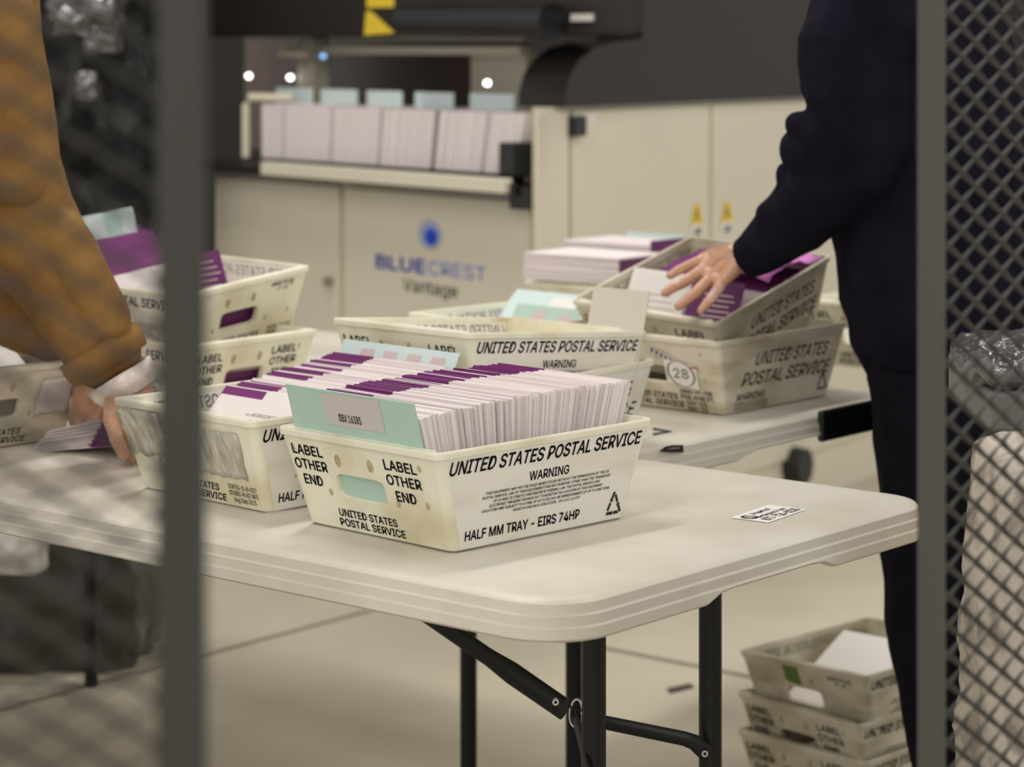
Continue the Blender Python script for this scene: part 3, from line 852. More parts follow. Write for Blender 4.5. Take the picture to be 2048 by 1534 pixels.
def Rz(px, py, d=0.0): return CZ - (py - YH) / F * (K + aR * Ra(px, d) + nR * d).y

mc = thing('mail_inserting_machine', 'large cream and charcoal mail inserting machine with a blue logo behind the tables', 'machine', (K.x, K.y, 0))
def mpart(g, name, mats, lab=None, bevel=0.0, smooth=False, parent=None):
    o = g.build(name, mats, None, smooth=smooth, bevel=bevel)
    o.parent = parent or mc
    if not parent: o.matrix_parent_inverse = Matrix.Translation((-K.x, -K.y, 0))
    if lab: tag(o, lab)
    return o
DL = -0.02
zd = Lz(735, 333)            # deck level
mpart(prism(G(), footL(0.0, DL - 0.02, -0.75), 0.08, zd - 0.045), 'input_cabinet', ['cream'])
# doors
ldoor = []
for p0, p1 in ((677, 428), (1058, 686)):
    ldoor.append(mpart(G().box((La(p0, DL), DL - 0.019, 0.12), (La(p1, DL), DL, zd - 0.06), 0, fL), 'door', ['cream'], bevel=0.004))
mpart(prism(G(), footL(-0.01, 0.06, -0.70), zd - 0.04, zd - 0.012), 'deck', ['charcoal'])
mpart(G().box((La(1005, 0.08), 0.05, zd - 0.035), (La(520, 0.08), 0.08, zd), 0, fL), 'deck_rail', ['cream'], bevel=0.004)
# lock knob
kp = fL(La(650), DL, Lz(650, 563))
g = G().tube([kp, kp + nL * 0.02], [0.014, 0.012], 18)
mpart(g, 'lock_knob', ['steel'], 'round steel lock knob', parent=ldoor[0])
# logo, lettering
def LP(off):
    def f(u, v): return fL(-u, DL + off, v)
    return f
lc = (-La(860, DL), Lz(860, 470, DL))
g = G()
def ell(cu, cv, ru, rv, off, mi): g.add([LP(off)(cu + ru * cos(2 * pi * k / 28), cv + rv * sin(2 * pi * k / 28)) for k in range(28)], [tuple(range(28))], mi)
ell(lc[0], lc[1], 0.050, 0.038, 0.001, 0)
ell(lc[0] + 0.002, lc[1], 0.040, 0.031, 0.0014, 1)
ell(lc[0] + 0.006, lc[1] - 0.004, 0.028, 0.022, 0.0018, 2)
ell(lc[0] + 0.010, lc[1] - 0.007, 0.018, 0.014, 0.0022, 3)
mpart(g, 'logo', ['logo_rim', 'blue_pale', 'blue', 'blue_deep'], 'round blue and white logo', parent=ldoor[1])
g = G()
u0, u1 = -La(752, DL), -La(972, DL); v0 = Lz(862, 549, DL)
wB = (u1 - u0) * 0.47
write(g, 'BLUE', LP(0.001), u0, v0, wB, 0.034, 0, bold=0.03)
write(g, 'CREST', LP(0.001), u0 + wB + 0.012, v0, (u1 - u0) - wB - 0.012, 0.034, 1, bold=0.0)
u0, u1 = -La(806, DL), -La(915, DL); v0 = Lz(860, 588, DL)
write(g, 'Vantage', LP(0.001), u0, v0, u1 - u0, 0.032, 2, bold=0.01)
mpart(g, 'lettering', ['blue_deep', 'blue_text', 'grey_text'], parent=ldoor[1])
# interior behind the envelopes, guard and rails
mpart(prism(G(), footL(0.0, -0.57, -0.60, 2.2), zd - 0.02, zd + 0.45), 'back_panel', ['deep'], 'dark brown back panel')
g = G()
zr = Lz(800, 110, -0.1)
g.box((0.39, -0.30, zr), (La(655, -0.3), -0.27, zr + 0.022), 0, fL)
g.box((0.44, -0.34, zr + 0.035), (1.48, -0.32, zr + 0.05), 0, fL)
mpart(g, 'guide_rail', ['cream'])
mpart(G().box((La(1040, -0.34), -0.40, zd), (La(930, -0.34), -0.36, Lz(980, 108, -0.36)), 0, fL), 'reflection_panel', ['cream'], 'beige panel in place of the guard reflection')  # cream panel put in for the pale reflection in the guard
g = G().box((La(648, -0.3), -0.32, zd), (La(618, -0.3), -0.26, Lz(630, 80, -0.3)), 0, fL)
mpart(g, 'bracket', ['cream'], 'pale steel upright bracket', bevel=0.003)
g = G()
q0, q1, z0, z1 = La(612, -0.2), La(562, -0.2), Lz(590, 108, -0.2), Lz(590, 62, -0.2)
g.tube([fL(q0, -0.2, z0), fL(q1, -0.2, z0), fL(q1 - 0.02, -0.2, z1), fL(q0 - 0.02, -0.2, z1)], 0.009, 8)
mpart(g, 'guide_bracket', ['cream'])
g = G()
q0, q1, z0, z1 = La(492, -0.03), La(524, -0.03), zd, Lz(500, 195, -0.03)
g.tube([fL(q0, -0.03, z0), fL(q0, -0.03, z1 - 0.02), fL(q0 - 0.02, -0.03, z1), fL(q1 - 0.05, -0.10, z1)], 0.012, 8)
mpart(g, 'end_stop', ['cream'], 'cream bent end stop')
# charcoal top beam with stickers
zt = Lz(800, 73, -0.1)
mpart(prism(G(), [fL(La(1285, -0.1), -0.10, 0), fL(0.58, -0.45, 0), fL(1.66, -0.45, 0), fL(1.66, -0.10, 0)], zt, zt + 0.40), 'top_beam', ['charcoal'], bevel=0.01)
g = G().tube([fL(La(1085, -0.02), -0.05, Lz(1085, 42, -0.05)), fL(La(792, -0.02), -0.05, Lz(792, 42, -0.05))], 0.042, 18)
mpart(g, 'roller_cover', ['black'], smooth=False)
g = G()
for py0, py1 in ((-20, 15), (22, 70)):
    za, zb = Lz(755, py1, -0.099), Lz(755, py0, -0.099)
    if py0 < 0: g.add([fL(La(733, -0.098), -0.098, za), fL(La(788, -0.098), -0.098, za), fL(La(788, -0.098), -0.098, zb), fL(La(733, -0.098), -0.098, zb)], [(0, 1, 2, 3)])
    else: g.add([fL(La(728, -0.098), -0.098, za), fL(La(790, -0.098), -0.098, za + 0.005), fL(La(742, -0.098), -0.098, zb), fL(La(732, -0.098), -0.098, zb)], [(0, 1, 2, 3)])
mpart(g, 'warning_sticker', ['yellow'], 'yellow warning sticker on the beam')
g = G().box((La(1182, -0.09), -0.10, Lz(1160, 42, -0.09)), (La(1138, -0.09), -0.095, Lz(1160, 28, -0.09)), 0, fL)
mpart(g, 'name_plate', ['label_grey'], 'small pale plate')
# indicator lamps
for px, py in ((468, 112), (446, 334)):
    p = fL(La(px, 0.0), 0.0 if py > 200 else -0.3, Lz(px, py))
    mpart(G().tube([p, p + nL * 0.01], [0.006, 0.005], 12), 'lamp_or_glint', ['led'], 'small blue indicator lamp')
# glowing spots put in for reflected highlights inside the guard
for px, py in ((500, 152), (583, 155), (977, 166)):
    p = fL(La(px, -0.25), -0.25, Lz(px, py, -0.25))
    mpart(G().tube([p, p + nL * 0.008, p + nL * 0.012], [0.007, 0.0065, 0.003], 14), 'lamp_or_glint', ['glint_white'], 'small glowing white spot put in for a reflected highlight')

# charcoal and cream output cabinet
zc = Rz(1065, 216)
mpart(prism(G(), [fR(0, 0, 0), fR(3, 0, 0), fR(3, -0.9, 0), (K.x + 0.002, K.y + 0.9, 0)], 0.0, zc), 'output_cabinet', ['cream'])
rdoor = []
for px0, px1 in ((1138, 1412), (1418, 1900)):
    rdoor.append(mpart(G().box((Ra(px0), 0.0, 0.14), (Ra(px1), 0.012, zc - 0.01), 0, fR), 'door', ['cream'], bevel=0.004))
mpart(G().box((Ra(1068), 0.0, 0.14), (Ra(1131), 0.010, zc - 0.01), 0, fR), 'corner_panel', ['cream'], bevel=0.003)
for px, py, hh_ in ((1141, 252, 20), (1050, 396, 22)):
    if px > 1065: mpart(G().box((Ra(px - 12), 0.0, Rz(px, py + hh_)), (Ra(px + 12), 0.03, Rz(px, py - hh_)), 0, fR), 'hinge', ['black'], 'black hinge block', bevel=0.004)
    else: mpart(G().box((La(px + 13), -0.02, Lz(px, py + hh_)), (La(px - 13), 0.03, Lz(px, py - hh_)), 0, fL), 'hinge', ['black'], 'black hinge block', bevel=0.004)
# hood: curved profile along the cabinet, charcoal
prof = [(1048, 218), (1050, 190), (1060, 150), (1080, 118), (1110, 96), (1150, 84), (1200, 78), (1284, 76)]
DH = 0.03
pts = [(Ra(px + 80, DH) if px < 1284 else Ra(px, DH), Rz(min(px + 80, 1284), py, DH)) for px, py in prof]
pts[0] = (pts[1][0], zc)
pts += [(Ra(1285, DH), zc + 0.6), (3.0, zc + 0.6), (3.0, zc)]
g = G(); n = len(pts)
vs = [fR(a, DH, z) for a, z in pts] + [fR(a, -0.10, z) for a, z in pts]
g.add(vs, [tuple(range(n)), tuple(range(2 * n - 1, n - 1, -1))] + [(i, n + i, n + (i + 1) % n, (i + 1) % n) for i in range(n)])
mpart(g, 'hood', ['charcoal'])
# black clamp at the end of the envelope row
g = G().box((La(1040, 0.0), -0.06, zd), (La(1010, 0.0), 0.02, Lz(1025, 285)), 0, fL)
mpart(g, 'clamp', ['black'], 'black end clamp', bevel=0.004)
for px, py in ((1385, 430), (1445, 425)):
    g = G()
    def q(dx, dy, off=0.0135): return fR(Ra(px + dx, 0.0), off, Rz(px, py + dy))
    g.add([q(-13, 18), q(13, 18), q(5, -22), q(-5, -22)], [(0, 1, 2, 3)], 0)
    g.add([q(-2, 10, 0.014), q(2, 10, 0.014), q(2, -10, 0.014), q(-2, -10, 0.014)], [(0, 1, 2, 3)], 1)
    g.add([q(-10, 38), q(10, 38), q(10, 18), q(-10, 18)], [(0, 1, 2, 3)], 2)
    g.add([q(-6, 38, 0.014), q(6, 38, 0.014), q(7, 24, 0.014), q(-2, 26, 0.014)], [(0, 1, 2, 3)], 1)
    mpart(g, 'warning_label', ['yellow', 'grey_text', 'white'], 'yellow triangle warning label', parent=rdoor[0] if px < 1400 else rdoor[1])
p = fR(Ra(1580), 0.0, Rz(1580, 930))
g = G().tube([p, p + nR * 0.05], [0.055, 0.05], 20)
mpart(g, 'caster', ['black'], 'black caster')

# envelopes on the machine deck: too many to count, plus the pale cards between them
DE = -0.03
rows = G()
n_sl = 150
pxs = [522 + (1032 - 522) * k / n_sl for k in range(n_sl + 1)]
for k in range(n_sl):
    a0, a1 = La(pxs[k], DE), La(pxs[k + 1], DE)
    f = k / n_sl
    lean = -0.035 * f
    zt_ = zd + 0.148 + random.uniform(-0.002, 0.002)
    gap = 0.12 * abs(a1 - a0)
    blk = [522, 565, 660, 755, 862, 962, 1033]
    mi = 0
    for bpx in blk[1:-1]:
        if abs(pxs[k] - bpx) < 4.2: mi = 1
    dd = DE + random.uniform(-0.002, 0.002) - (0.008 if mi else 0)
    vs = []
    for (zz_, ln) in ((zd + 0.002, 0.0), (zt_, lean)):
        for (a, d) in ((a0 - gap - ln * -1, dd), (a1 + gap - ln * -1, dd), (a1 + gap - ln * -1, dd - 0.22), (a0 - gap - ln * -1, dd - 0.22)):
            vs.append(fL(a, d, zz_))
    rows.add(vs, [(0, 3, 2, 1), (0, 1, 5, 4), (1, 2, 6, 5), (2, 3, 7, 6), (3, 0, 4, 7)], mi)
    rows.add([vs[4], vs[5], vs[6], vs[7]], [(0, 1, 2, 3)], 2)
o = rows.build('envelopes', ['paper', 'grey_print', 'violet_top'] if 'violet_top' in M else ['paper', 'grey_print', 'pink'])
tag(o, 'long row of pinkish white envelopes standing on the machine deck', 'envelopes', kind='stuff')
for i, (p0, p1) in enumerate(((560, 632), (650, 722), (742, 812), (838, 915), (948, 1036))):
    g = G().box((La(p1, -0.15), -0.14, zd + 0.05), (La(p0, -0.15), -0.137, Lz((p0 + p1) / 2, 176 + 3 * i, -0.14)), 0, fL)
    o = g.build('divider_card', ['ice'])
    tag(o, 'pale divider card standing among the machine envelopes, %s from the end stop' % ('first', 'second', 'third', 'fourth', 'fifth')[i], 'card', 'divider cards on the machine')

# ================================================================== FIGURES
def blob(name, chains, voxel, mats, parent=None, smooth=4, disp=None, seg=14):
    """tapered limbs merged into ONE continuous skin"""
    bm = bmesh.new()
    for ch in chains:
        ch = [(Vector(p), r) for p, r in ch]
        for p, r in ch:
            bmesh.ops.create_uvsphere(bm, u_segments=seg, v_segments=8, radius=r, matrix=Matrix.Translation(p))
        for (p, r), (q, s) in zip(ch, ch[1:]):
            d = q - p
            if d.length < 1e-5: continue
            mt = Matrix.Translation((p + q) / 2) @ d.to_track_quat('Z', 'Y').to_matrix().to_4x4()
            bmesh.ops.create_cone(bm, cap_ends=True, segments=seg, radius1=r, radius2=s, depth=d.length, matrix=mt)
    me = bpy.data.meshes.new(name); bm.to_mesh(me); bm.free()
    tmp = bpy.data.objects.new(name, me); COL.objects.link(tmp)
    rm = tmp.modifiers.new('skin', 'REMESH'); rm.mode = 'VOXEL'; rm.voxel_size = voxel
    sm_ = tmp.modifiers.new('soft', 'SMOOTH'); sm_.factor = 0.5; sm_.iterations = smooth
    dg = bpy.context.evaluated_depsgraph_get()
    out = bpy.data.meshes.new_from_object(tmp.evaluated_get(dg))
    bpy.data.objects.remove(tmp); bpy.data.meshes.remove(me)
    out.name = name
    if disp:
        ns = [v.normal.copy() for v in out.vertices]
        for v, nn in zip(out.vertices, ns):
            v.co += nn * disp(v.co)
    out.materials.clear()
    for m in mats: out.materials.append(M[m])
    out.shade_smooth()
    o = bpy.data.objects.new(name, out); COL.objects.link(o)
    if parent:
        o.parent = parent
        o.matrix_parent_inverse = parent.matrix_basis.inverted()
    return o

def S(x, y, Y, rpx): return (W(x, y, Y), PX(rpx, Y))
def folds(scale, amp, stretch=Vector((1, 1, 1))):
    def f(p):
        q = Vector((p.x * stretch.x, p.y * stretch.y, p.z * stretch.z)) * scale
        a = noise.noise(q); b = noise.noise(q * 2.3 + Vector((5, 1, 2)))
        return amp * (1 - 2 * abs(a)) * 0.7 + amp * 0.35 * b
    return f

def head(c, face, r, hair, parent_chain):
    return None

# ---- worker on the right: navy sweatshirt, hand resting on the mail
pr = thing('person', 'worker in a navy sweatshirt and dark trousers reaching a gloved hand into the tilted tray', 'person', (0.63, 3.66, 0))
hip = W(1868, 800, 3.66); chest = W(1850, 150, 3.66)
hd = Vector((0.56, 3.66, 1.66))
def V(x, y, z): return Vector((x, y, z))
lhip, rhip = V(0.655, 3.60, 0.86), V(0.665, 3.75, 0.86)
wrR = S(1493, 512, 3.695, 24)
armc = [S(1752, -95, 3.52, 78), S(1722, 110, 3.51, 76), S(1740, 315, 3.51, 68), S(1625, 420, 3.59, 58), S(1545, 485, 3.665, 40), wrR]
chains = [
    [(V(0.66, 3.67, 0.90), 0.095), (V(0.635, 3.67, 1.05), 0.12), (V(0.62, 3.67, 1.22), 0.125), (V(0.60, 3.67, 1.38), 0.115)],
    [(V(0.61, 3.55, 1.40), 0.07), (V(0.60, 3.67, 1.43), 0.08), (V(0.61, 3.80, 1.40), 0.07)],
    [(V(0.60, 3.67, 1.43), 0.06), (V(0.575, 3.67, 1.55), 0.055)],
    [(V(0.565, 3.67, 1.60), 0.075), (V(0.55, 3.67, 1.68), 0.088), (V(0.575, 3.67, 1.70), 0.092)],
    [(V(0.500, 3.67, 1.60), 0.030), (V(0.51, 3.67, 1.57), 0.035)],
    [(V(0.478, 3.67, 1.655), 0.010), (V(0.462, 3.67, 1.630), 0.013)],
    [(V(0.575, 3.578, 1.655), 0.016), (V(0.578, 3.575, 1.63), 0.013)], [(V(0.575, 3.762, 1.655), 0.016), (V(0.578, 3.765, 1.63), 0.013)],
    [(p, r * 0.75) for p, r in armc],
    [(V(0.61, 3.82, 1.38), 0.055), (V(0.62, 3.88, 1.12), 0.045), (V(0.60, 3.92, 0.95), 0.035)],
    [(lhip, 0.08), (V(0.655, 3.585, 0.50), 0.06), (V(0.70, 3.60, 0.09), 0.045)],
    [(rhip, 0.08), (V(0.70, 3.79, 0.50), 0.06), (V(0.73, 3.80, 0.09), 0.045)],
]
blob('body', chains, 0.007, ['skin'], pr, 5)
blob('hair', [[(V(0.60, 3.67, 1.72), 0.094), (V(0.61, 3.67, 1.66), 0.085)]], 0.008, ['hair'], pr)
# sweatshirt
sw = [
    [(V(0.650, 3.67, 0.90), 0.140), (V(0.64, 3.66, 1.05), 0.150), (V(0.625, 3.66, 1.22), 0.148), (V(0.61, 3.66, 1.37), 0.128)],
    [(V(0.648, 3.58, 0.92), 0.136), (V(0.64, 3.58, 1.08), 0.142), (V(0.62, 3.58, 1.30), 0.118)],
    [(V(0.655, 3.76, 0.95), 0.132), (V(0.62, 3.76, 1.30), 0.118)],
    [S(1752, -95, 3.52, 105), S(1712, 110, 3.51, 113), S(1736, 300, 3.51, 100), S(1620, 408, 3.59, 74), S(1550, 474, 3.655, 54), S(1518, 503, 3.68, 43)],
    [S(1600, 300, 3.53, 38), S(1640, 330, 3.53, 40)], [S(1580, 352, 3.58, 26), S(1620, 400, 3.58, 40)], [S(1540, 432, 3.62, 30), S(1570, 455, 3.62, 30)], [S(1600, 250, 3.52, 24), S(1660, 260, 3.5, 50)],
    [(V(0.60, 3.80, 1.38), 0.085), (V(0.62, 3.88, 1.13), 0.07), (V(0.60, 3.92, 0.93), 0.055)],
    [(V(0.61, 3.66, 1.43), 0.09), (V(0.595, 3.66, 1.49), 0.078)],
]
blob('sweatshirt', sw, 0.006, ['navy'], pr, 6, folds(9, 0.012))
# ribbed cuff and hem
ax = (W(1480, 522, 3.70) - W(1545, 482, 3.66)).normalized()
def ring_band(c, axis, r0, r1, L, n=40, ribs=0.0012, flat=1.0, mi=0):
    axis = axis.normalized(); a = axis.cross(Vector((0, 0, 1))).normalized(); b = axis.cross(a).normalized()
    g = G(); vs = []
    for j, (t_, rr) in enumerate(((0.0, r0 * 0.9), (0.0, r0), (0.5, (r0 + r1) / 2 * 1.03), (1.0, r1), (1.0, r1 * 0.85))):
        for k in range(n):
            an = 2 * pi * k / n
            q = rr + (ribs if k % 2 else 0)
            vs.append(c + axis * L * t_ + a * cos(an) * q * flat + b * sin(an) * q)
    fs = [(j * n + k, j * n + (k + 1) % n, (j + 1) * n + (k + 1) % n, (j + 1) * n + k) for j in range(4) for k in range(n)]
    g.add(vs, fs, mi)
    return g
def into(o, parent):
    o.parent = parent; o.matrix_parent_inverse = parent.matrix_basis.inverted(); return o
into(ring_band(W(1541, 488, 3.665), ax, PX(50, 3.66), PX(41, 3.69), 0.050).build('cuff', ['navy'], smooth=True), pr)
tr = [
    [(V(0.655, 3.66, 0.90), 0.105), (V(0.655, 3.60, 0.80), 0.115), (V(0.650, 3.585, 0.55), 0.098), (V(0.655, 3.585, 0.42), 0.094), (V(0.680, 3.59, 0.28), 0.088), (V(0.70, 3.60, 0.12), 0.078), (V(0.705, 3.60, 0.05), 0.074)],
    [(V(0.66, 3.70, 0.90), 0.105), (V(0.67, 3.76, 0.80), 0.112), (V(0.70, 3.79, 0.50), 0.092), (V(0.73, 3.80, 0.05), 0.074)],
]
blob('trousers', tr, 0.007, ['navy_trouser'], pr, 5, folds(9, 0.006))
blob('shoe', [[(V(0.70, 3.60, 0.045), 0.042), (V(0.60, 3.58, 0.035), 0.034)]], 0.006, ['shoe'], pr)
blob('shoe', [[(V(0.73, 3.80, 0.045), 0.042), (V(0.63, 3.79, 0.035), 0.034)]], 0.006, ['shoe'], pr)
def oval(g, k): g.v = [(x, 3.66 + (y - 3.66) * k, z) for x, y, z in g.v]; return g
into(oval(ring_band(V(0.655, 3.66, 0.792), V(0, 0, 1), 0.136, 0.146, 0.062, 96, 0.0012), 1.6).build('hem', ['navy'], smooth=True), pr)
g = oval(ring_band(V(0.655, 3.66, 0.785), V(0, 0, 1), 0.128, 0.130, 0.02, 40, 0.0), 1.6)
tag(into(g.build('undershirt', ['shirt_blue'], smooth=True), pr), 'bright blue shirt hem')
# the gloved hand: palm, four spread fingers, thumb on the far side
k1, k2, k3, k4 = S(1419, 515, 3.76, 13), S(1408, 539, 3.735, 13.5), S(1422, 556, 3.705, 13), S(1444, 564, 3.68, 12)
hand = [
    [wrR, S(1465, 512, 3.71, 25), S(1440, 522, 3.73, 22)],
    [S(1478, 512, 3.72, 20), k1], [S(1470, 518, 3.71, 20), k2], [S(1470, 525, 3.70, 20), k3], [S(1475, 530, 3.69, 17), k4],
    [k1, k2, k3, k4],
    [k1, S(1378, 531, 3.755, 10.5), S(1356, 541, 3.75, 9.5), S(1340, 551, 3.745, 8)],
    [k2, S(1368, 564, 3.725, 11.5), S(1346, 575, 3.72, 10.5), S(1330, 586, 3.715, 8.5)],
    [k3, S(1393, 584, 3.69, 11.5), S(1373, 600, 3.685, 10.5), S(1357, 613, 3.68, 9)],
    [k4, S(1428, 590, 3.67, 10.5), S(1413, 608, 3.665, 9.5), S(1402, 621, 3.66, 8)],
    [S(1462, 505, 3.74, 16), S(1430, 505, 3.79, 12), S(1405, 515, 3.81, 10)],
]
ho = blob('gloved_hand', hand, 0.0018, ['glove'], pr, 4, folds(70, 0.0007), seg=12)
tag(ho, 'hand in a thin clear glove')

# ---- worker on the left: mustard jacket sleeve coming down to the trays
pl_ = thing('person', 'worker in a mustard jacket bending in from the left with clear gloves', 'person', (-1.02, 2.98, 0))
body = [
    [(V(-1.05, 2.98, 0.95), 0.12), (V(-1.0, 3.0, 1.15), 0.125), (V(-0.93, 3.05, 1.36), 0.12)],
    [(V(-0.90, 2.90, 1.42), 0.065), (V(-0.90, 3.05, 1.45), 0.08), (V(-0.88, 3.22, 1.42), 0.065)],
    [(V(-0.90, 3.06, 1.46), 0.06), (V(-0.82, 3.10, 1.55), 0.055)],
    [(V(-0.80, 3.10, 1.60), 0.078), (V(-0.78, 3.11, 1.66), 0.09)],
    [(V(-0.715, 3.14, 1.57), 0.032), (V(-0.72, 3.14, 1.55), 0.034)], [(V(-0.69, 3.15, 1.62), 0.010), (V(-0.682, 3.155, 1.60), 0.013)],
    [(V(-0.89, 3.20, 1.42), 0.06), S(-60, -20, 3.22, 80), S(15, 310, 3.22, 70), S(105, 530, 3.24, 55), S(210, 700, 3.25, 44), S(246, 752, 3.25, 40)],
    [(V(-0.90, 2.92, 1.42), 0.06), (V(-0.86, 3.2, 1.12), 0.05), (V(-0.70, 3.42, 0.92), 0.035), (V(-0.61, 3.46, 0.86), 0.026)],
    [(V(-1.06, 2.90, 0.90), 0.10), (V(-1.05, 2.88, 0.50), 0.065), (V(-1.07, 2.86, 0.09), 0.045)],
    [(V(-1.06, 3.06, 0.90), 0.10), (V(-1.09, 3.08, 0.50), 0.065), (V(-1.12, 3.08, 0.09), 0.045)],
]
blob('body', body, 0.007, ['skin'], pl_, 5)
blob('hair', [[(V(-0.80, 3.09, 1.69), 0.092), (V(-0.83, 3.08, 1.63), 0.082)]], 0.008, ['hair'], pl_)
sl = [
    [(V(-1.06, 2.98, 0.86), 0.14), (V(-1.02, 3.0, 1.10), 0.15), (V(-0.95, 3.05, 1.36), 0.14)],
    [(V(-0.91, 2.92, 1.42), 0.09), (V(-0.90, 3.05, 1.46), 0.09), (V(-0.88, 3.2, 1.42), 0.09)],
    [(V(-0.88, 3.20, 1.42), 0.092), S(-72, -60, 3.22, 142), S(-55, 150, 3.22, 146), S(-22, 330, 3.22, 142), S(48, 450, 3.23, 108), S(105, 545, 3.24, 88), S(158, 628, 3.25, 80), S(205, 700, 3.25, 74)],
    [S(-20, 40, 3.16, 88), S(10, 200, 3.15, 78), S(30, 330, 3.15, 80)],
    [S(120, 470, 3.20, 52), S(170, 560, 3.21, 50), S(215, 640, 3.22, 48)],
    [(V(-0.90, 2.92, 1.42), 0.09), (V(-0.88, 3.18, 1.13), 0.075), (V(-0.70, 3.41, 0.93), 0.058), (V(-0.64, 3.445, 0.89), 0.05)],
]
def sleeve_folds(p):
    base = folds(7, 0.005)(p)
    q = p.z * 40 + p.x * 26
    return base + 0.0016 * sin(q) * (1 if p.x > -0.72 else 0.4)
blob('jacket', sl, 0.005, ['mustard'], pl_, 6, sleeve_folds)
cax = (W(232, 742, 3.25) - W(190, 672, 3.25)).normalized()
into(ring_band(W(196, 688, 3.25), cax, PX(88, 3.25), PX(84, 3.25), PX(50, 3.25), 40, 0.0).build('cuff', ['mustard'], smooth=True), pl_)
blob('trousers', [[(V(-1.06, 2.92, 0.88), 0.12), (V(-1.05, 2.88, 0.50), 0.09), (V(-1.07, 2.86, 0.06), 0.075)], [(V(-1.06, 3.04, 0.88), 0.12), (V(-1.09, 3.08, 0.50), 0.09), (V(-1.12, 3.08, 0.06), 0.075)]], 0.008, ['navy_trouser'], pl_)
for y in (2.86, 3.08): blob('shoe', [[(V(-1.08, y, 0.045), 0.042), (V(-0.98, y + 0.02, 0.035), 0.034)]], 0.006, ['shoe'], pl_)
h2 = [
    [S(246, 752, 3.25, 44), S(262, 800, 3.25, 48), S(268, 835, 3.25, 44)],
    [S(235, 800, 3.22, 26), S(222, 838, 3.21, 17), S(232, 875, 3.20, 14), S(247, 908, 3.20, 12)],
    [S(262, 835, 3.22, 22), S(262, 880, 3.22, 14), S(266, 915, 3.23, 12)],
    [S(280, 835, 3.25, 20), S(286, 880, 3.25, 14), S(288, 916, 3.26, 12)],
    [S(300, 825, 3.28, 18), S(308, 870, 3.29, 13), S(310, 900, 3.30, 11)],
    [S(232, 790, 3.28, 20), S(206, 812, 3.31, 14), S(205, 840, 3.32, 12)],
]
lh = tag(blob('gloved_hand', h2, 0.0022, ['glove'], pl_, 4, folds(60, 0.0012), seg=12), 'hand in a clear glove, fingers pointing down')
g = ring_band(W(238, 748, 3.25), cax, PX(70, 3.25), PX(60, 3.25), PX(46, 3.25), 40, 0.0015)
def wob(v):
    v = Vector(v); return tuple(v + Vector((1, 0.3, 1)).normalized() * 0.005 * noise.noise(v * 45))
g.v = [wob(v) for v in g.v]
gc = g.build('glove_cuff', ['glove_film'], smooth=True); gc.parent = lh
tag(gc, 'rolled cloudy glove cuff')
h3 = [[S(178, 790, 3.42, 34), S(182, 820, 3.41, 32)], [S(160, 815, 3.41, 14), S(158, 850, 3.40, 12), S(166, 880, 3.40, 10)], [S(184, 820, 3.40, 15), S(182, 860, 3.38, 12), S(188, 890, 3.38, 10)], [S(206, 815, 3.40, 14), S(206, 855, 3.39, 12), S(208, 880, 3.39, 10)],
      [S(150, 800, 3.43, 13), S(146, 835, 3.44, 10), S(150, 860, 3.44, 9)], [S(196, 790, 3.38, 16), S(218, 815, 3.36, 12), S(222, 840, 3.35, 10)]]
tag(blob('gloved_hand', h3, 0.0025, ['glove'], pl_, 4, folds(60, 0.001), seg=12), 'other gloved hand behind the fanned envelopes')

# ================================================================== CAGE GATES IN FRONT
def diamond(g, w, h, px, pz, t, fr, tw=1):
    nx, nz = int(w / (px / 2)), int(h / pz)
    for j in range(nz):
        for s in (-1, 1):
            for i in range(nx):
                def P_(k): return (k * px / 2, j * pz + pz / 2 + s * (pz / 2 if (k % 2 == 0) else 0.0))
                (x0, z0), (x1, z1) = P_(i), P_(i + 1)
                L = math.hypot(x1 - x0, z1 - z0); te = t * (1.1 if (z1 - z0) * tw < 0 else 0.6)
                nxx, nzz = -(z1 - z0) / L * te / 2, (x1 - x0) / L * te / 2
                y0, y1 = (-t * 0.35, t * 0.35) if (i % 2 == 0) == (s > 0) else (t * 0.35, -t * 0.35)
                c = [(x0 + nxx, y0, z0 + nzz), (x0 - nxx, -y0, z0 - nzz), (x1 - nxx, -y1, z1 - nzz), (x1 + nxx, y1, z1 + nzz)]
                vs = [fr(a, b - 0.0006, cc) for a, b, cc in c] + [fr(a, b + 0.0006, cc) for a, b, cc in c]
                g.add(vs, [(0, 1, 2, 3), (7, 6, 5, 4), (0, 4, 5, 1), (1, 5, 6, 2), (2, 6, 7, 3), (3, 7, 4, 0)])

GL = W(364, 800, 1.06); GL.z = 0
gl = thing('mesh_gate', 'grey mesh gate leaf at the left with a broad blurred upright', 'gate', GL)
g = G().box((-0.0102, -0.0102, 0.02), (0.0102, 0.0102, 2.0)); g.build('upright', ['post'], gl, bevel=0.002)
g = G().box((-0.72, -0.0115, 0.02), (-0.70, 0.0115, 2.0)); g.build('upright', ['post'], gl, bevel=0.002)
for z in (0.02, 1.98): G().box((-0.70, -0.011, z), (-0.0115, 0.011, z + 0.022)).build('rail', ['post'], gl)
g = G(); diamond(g, 0.69, 1.93, 0.0330, 0.0206, 0.0025, lambda x, y, z: Vector((-0.0102 - x, 0.004 + y, 0.043 + z)), -1)
g.build('mesh_panel', ['mesh'], gl)
GR = W(1863, 800, 1.92); GR.z = 0
gr = thing('mesh_gate', 'grey mesh gate leaf at the right, swung open, sharper diamond mesh', 'gate', GR, (0, 0, R(38)))
G().box((-0.0085, -0.0085, 0.02), (0.0085, 0.0085, 2.0)).build('upright', ['post_lit'], gr, bevel=0.002)
G().box((0.70, -0.011, 0.02), (0.722, 0.011, 2.0)).build('upright', ['post'], gr, bevel=0.002)
for z in (0.02, 1.98): G().box((0.011, -0.011, z), (0.70, 0.011, z + 0.022)).build('rail', ['post'], gr)
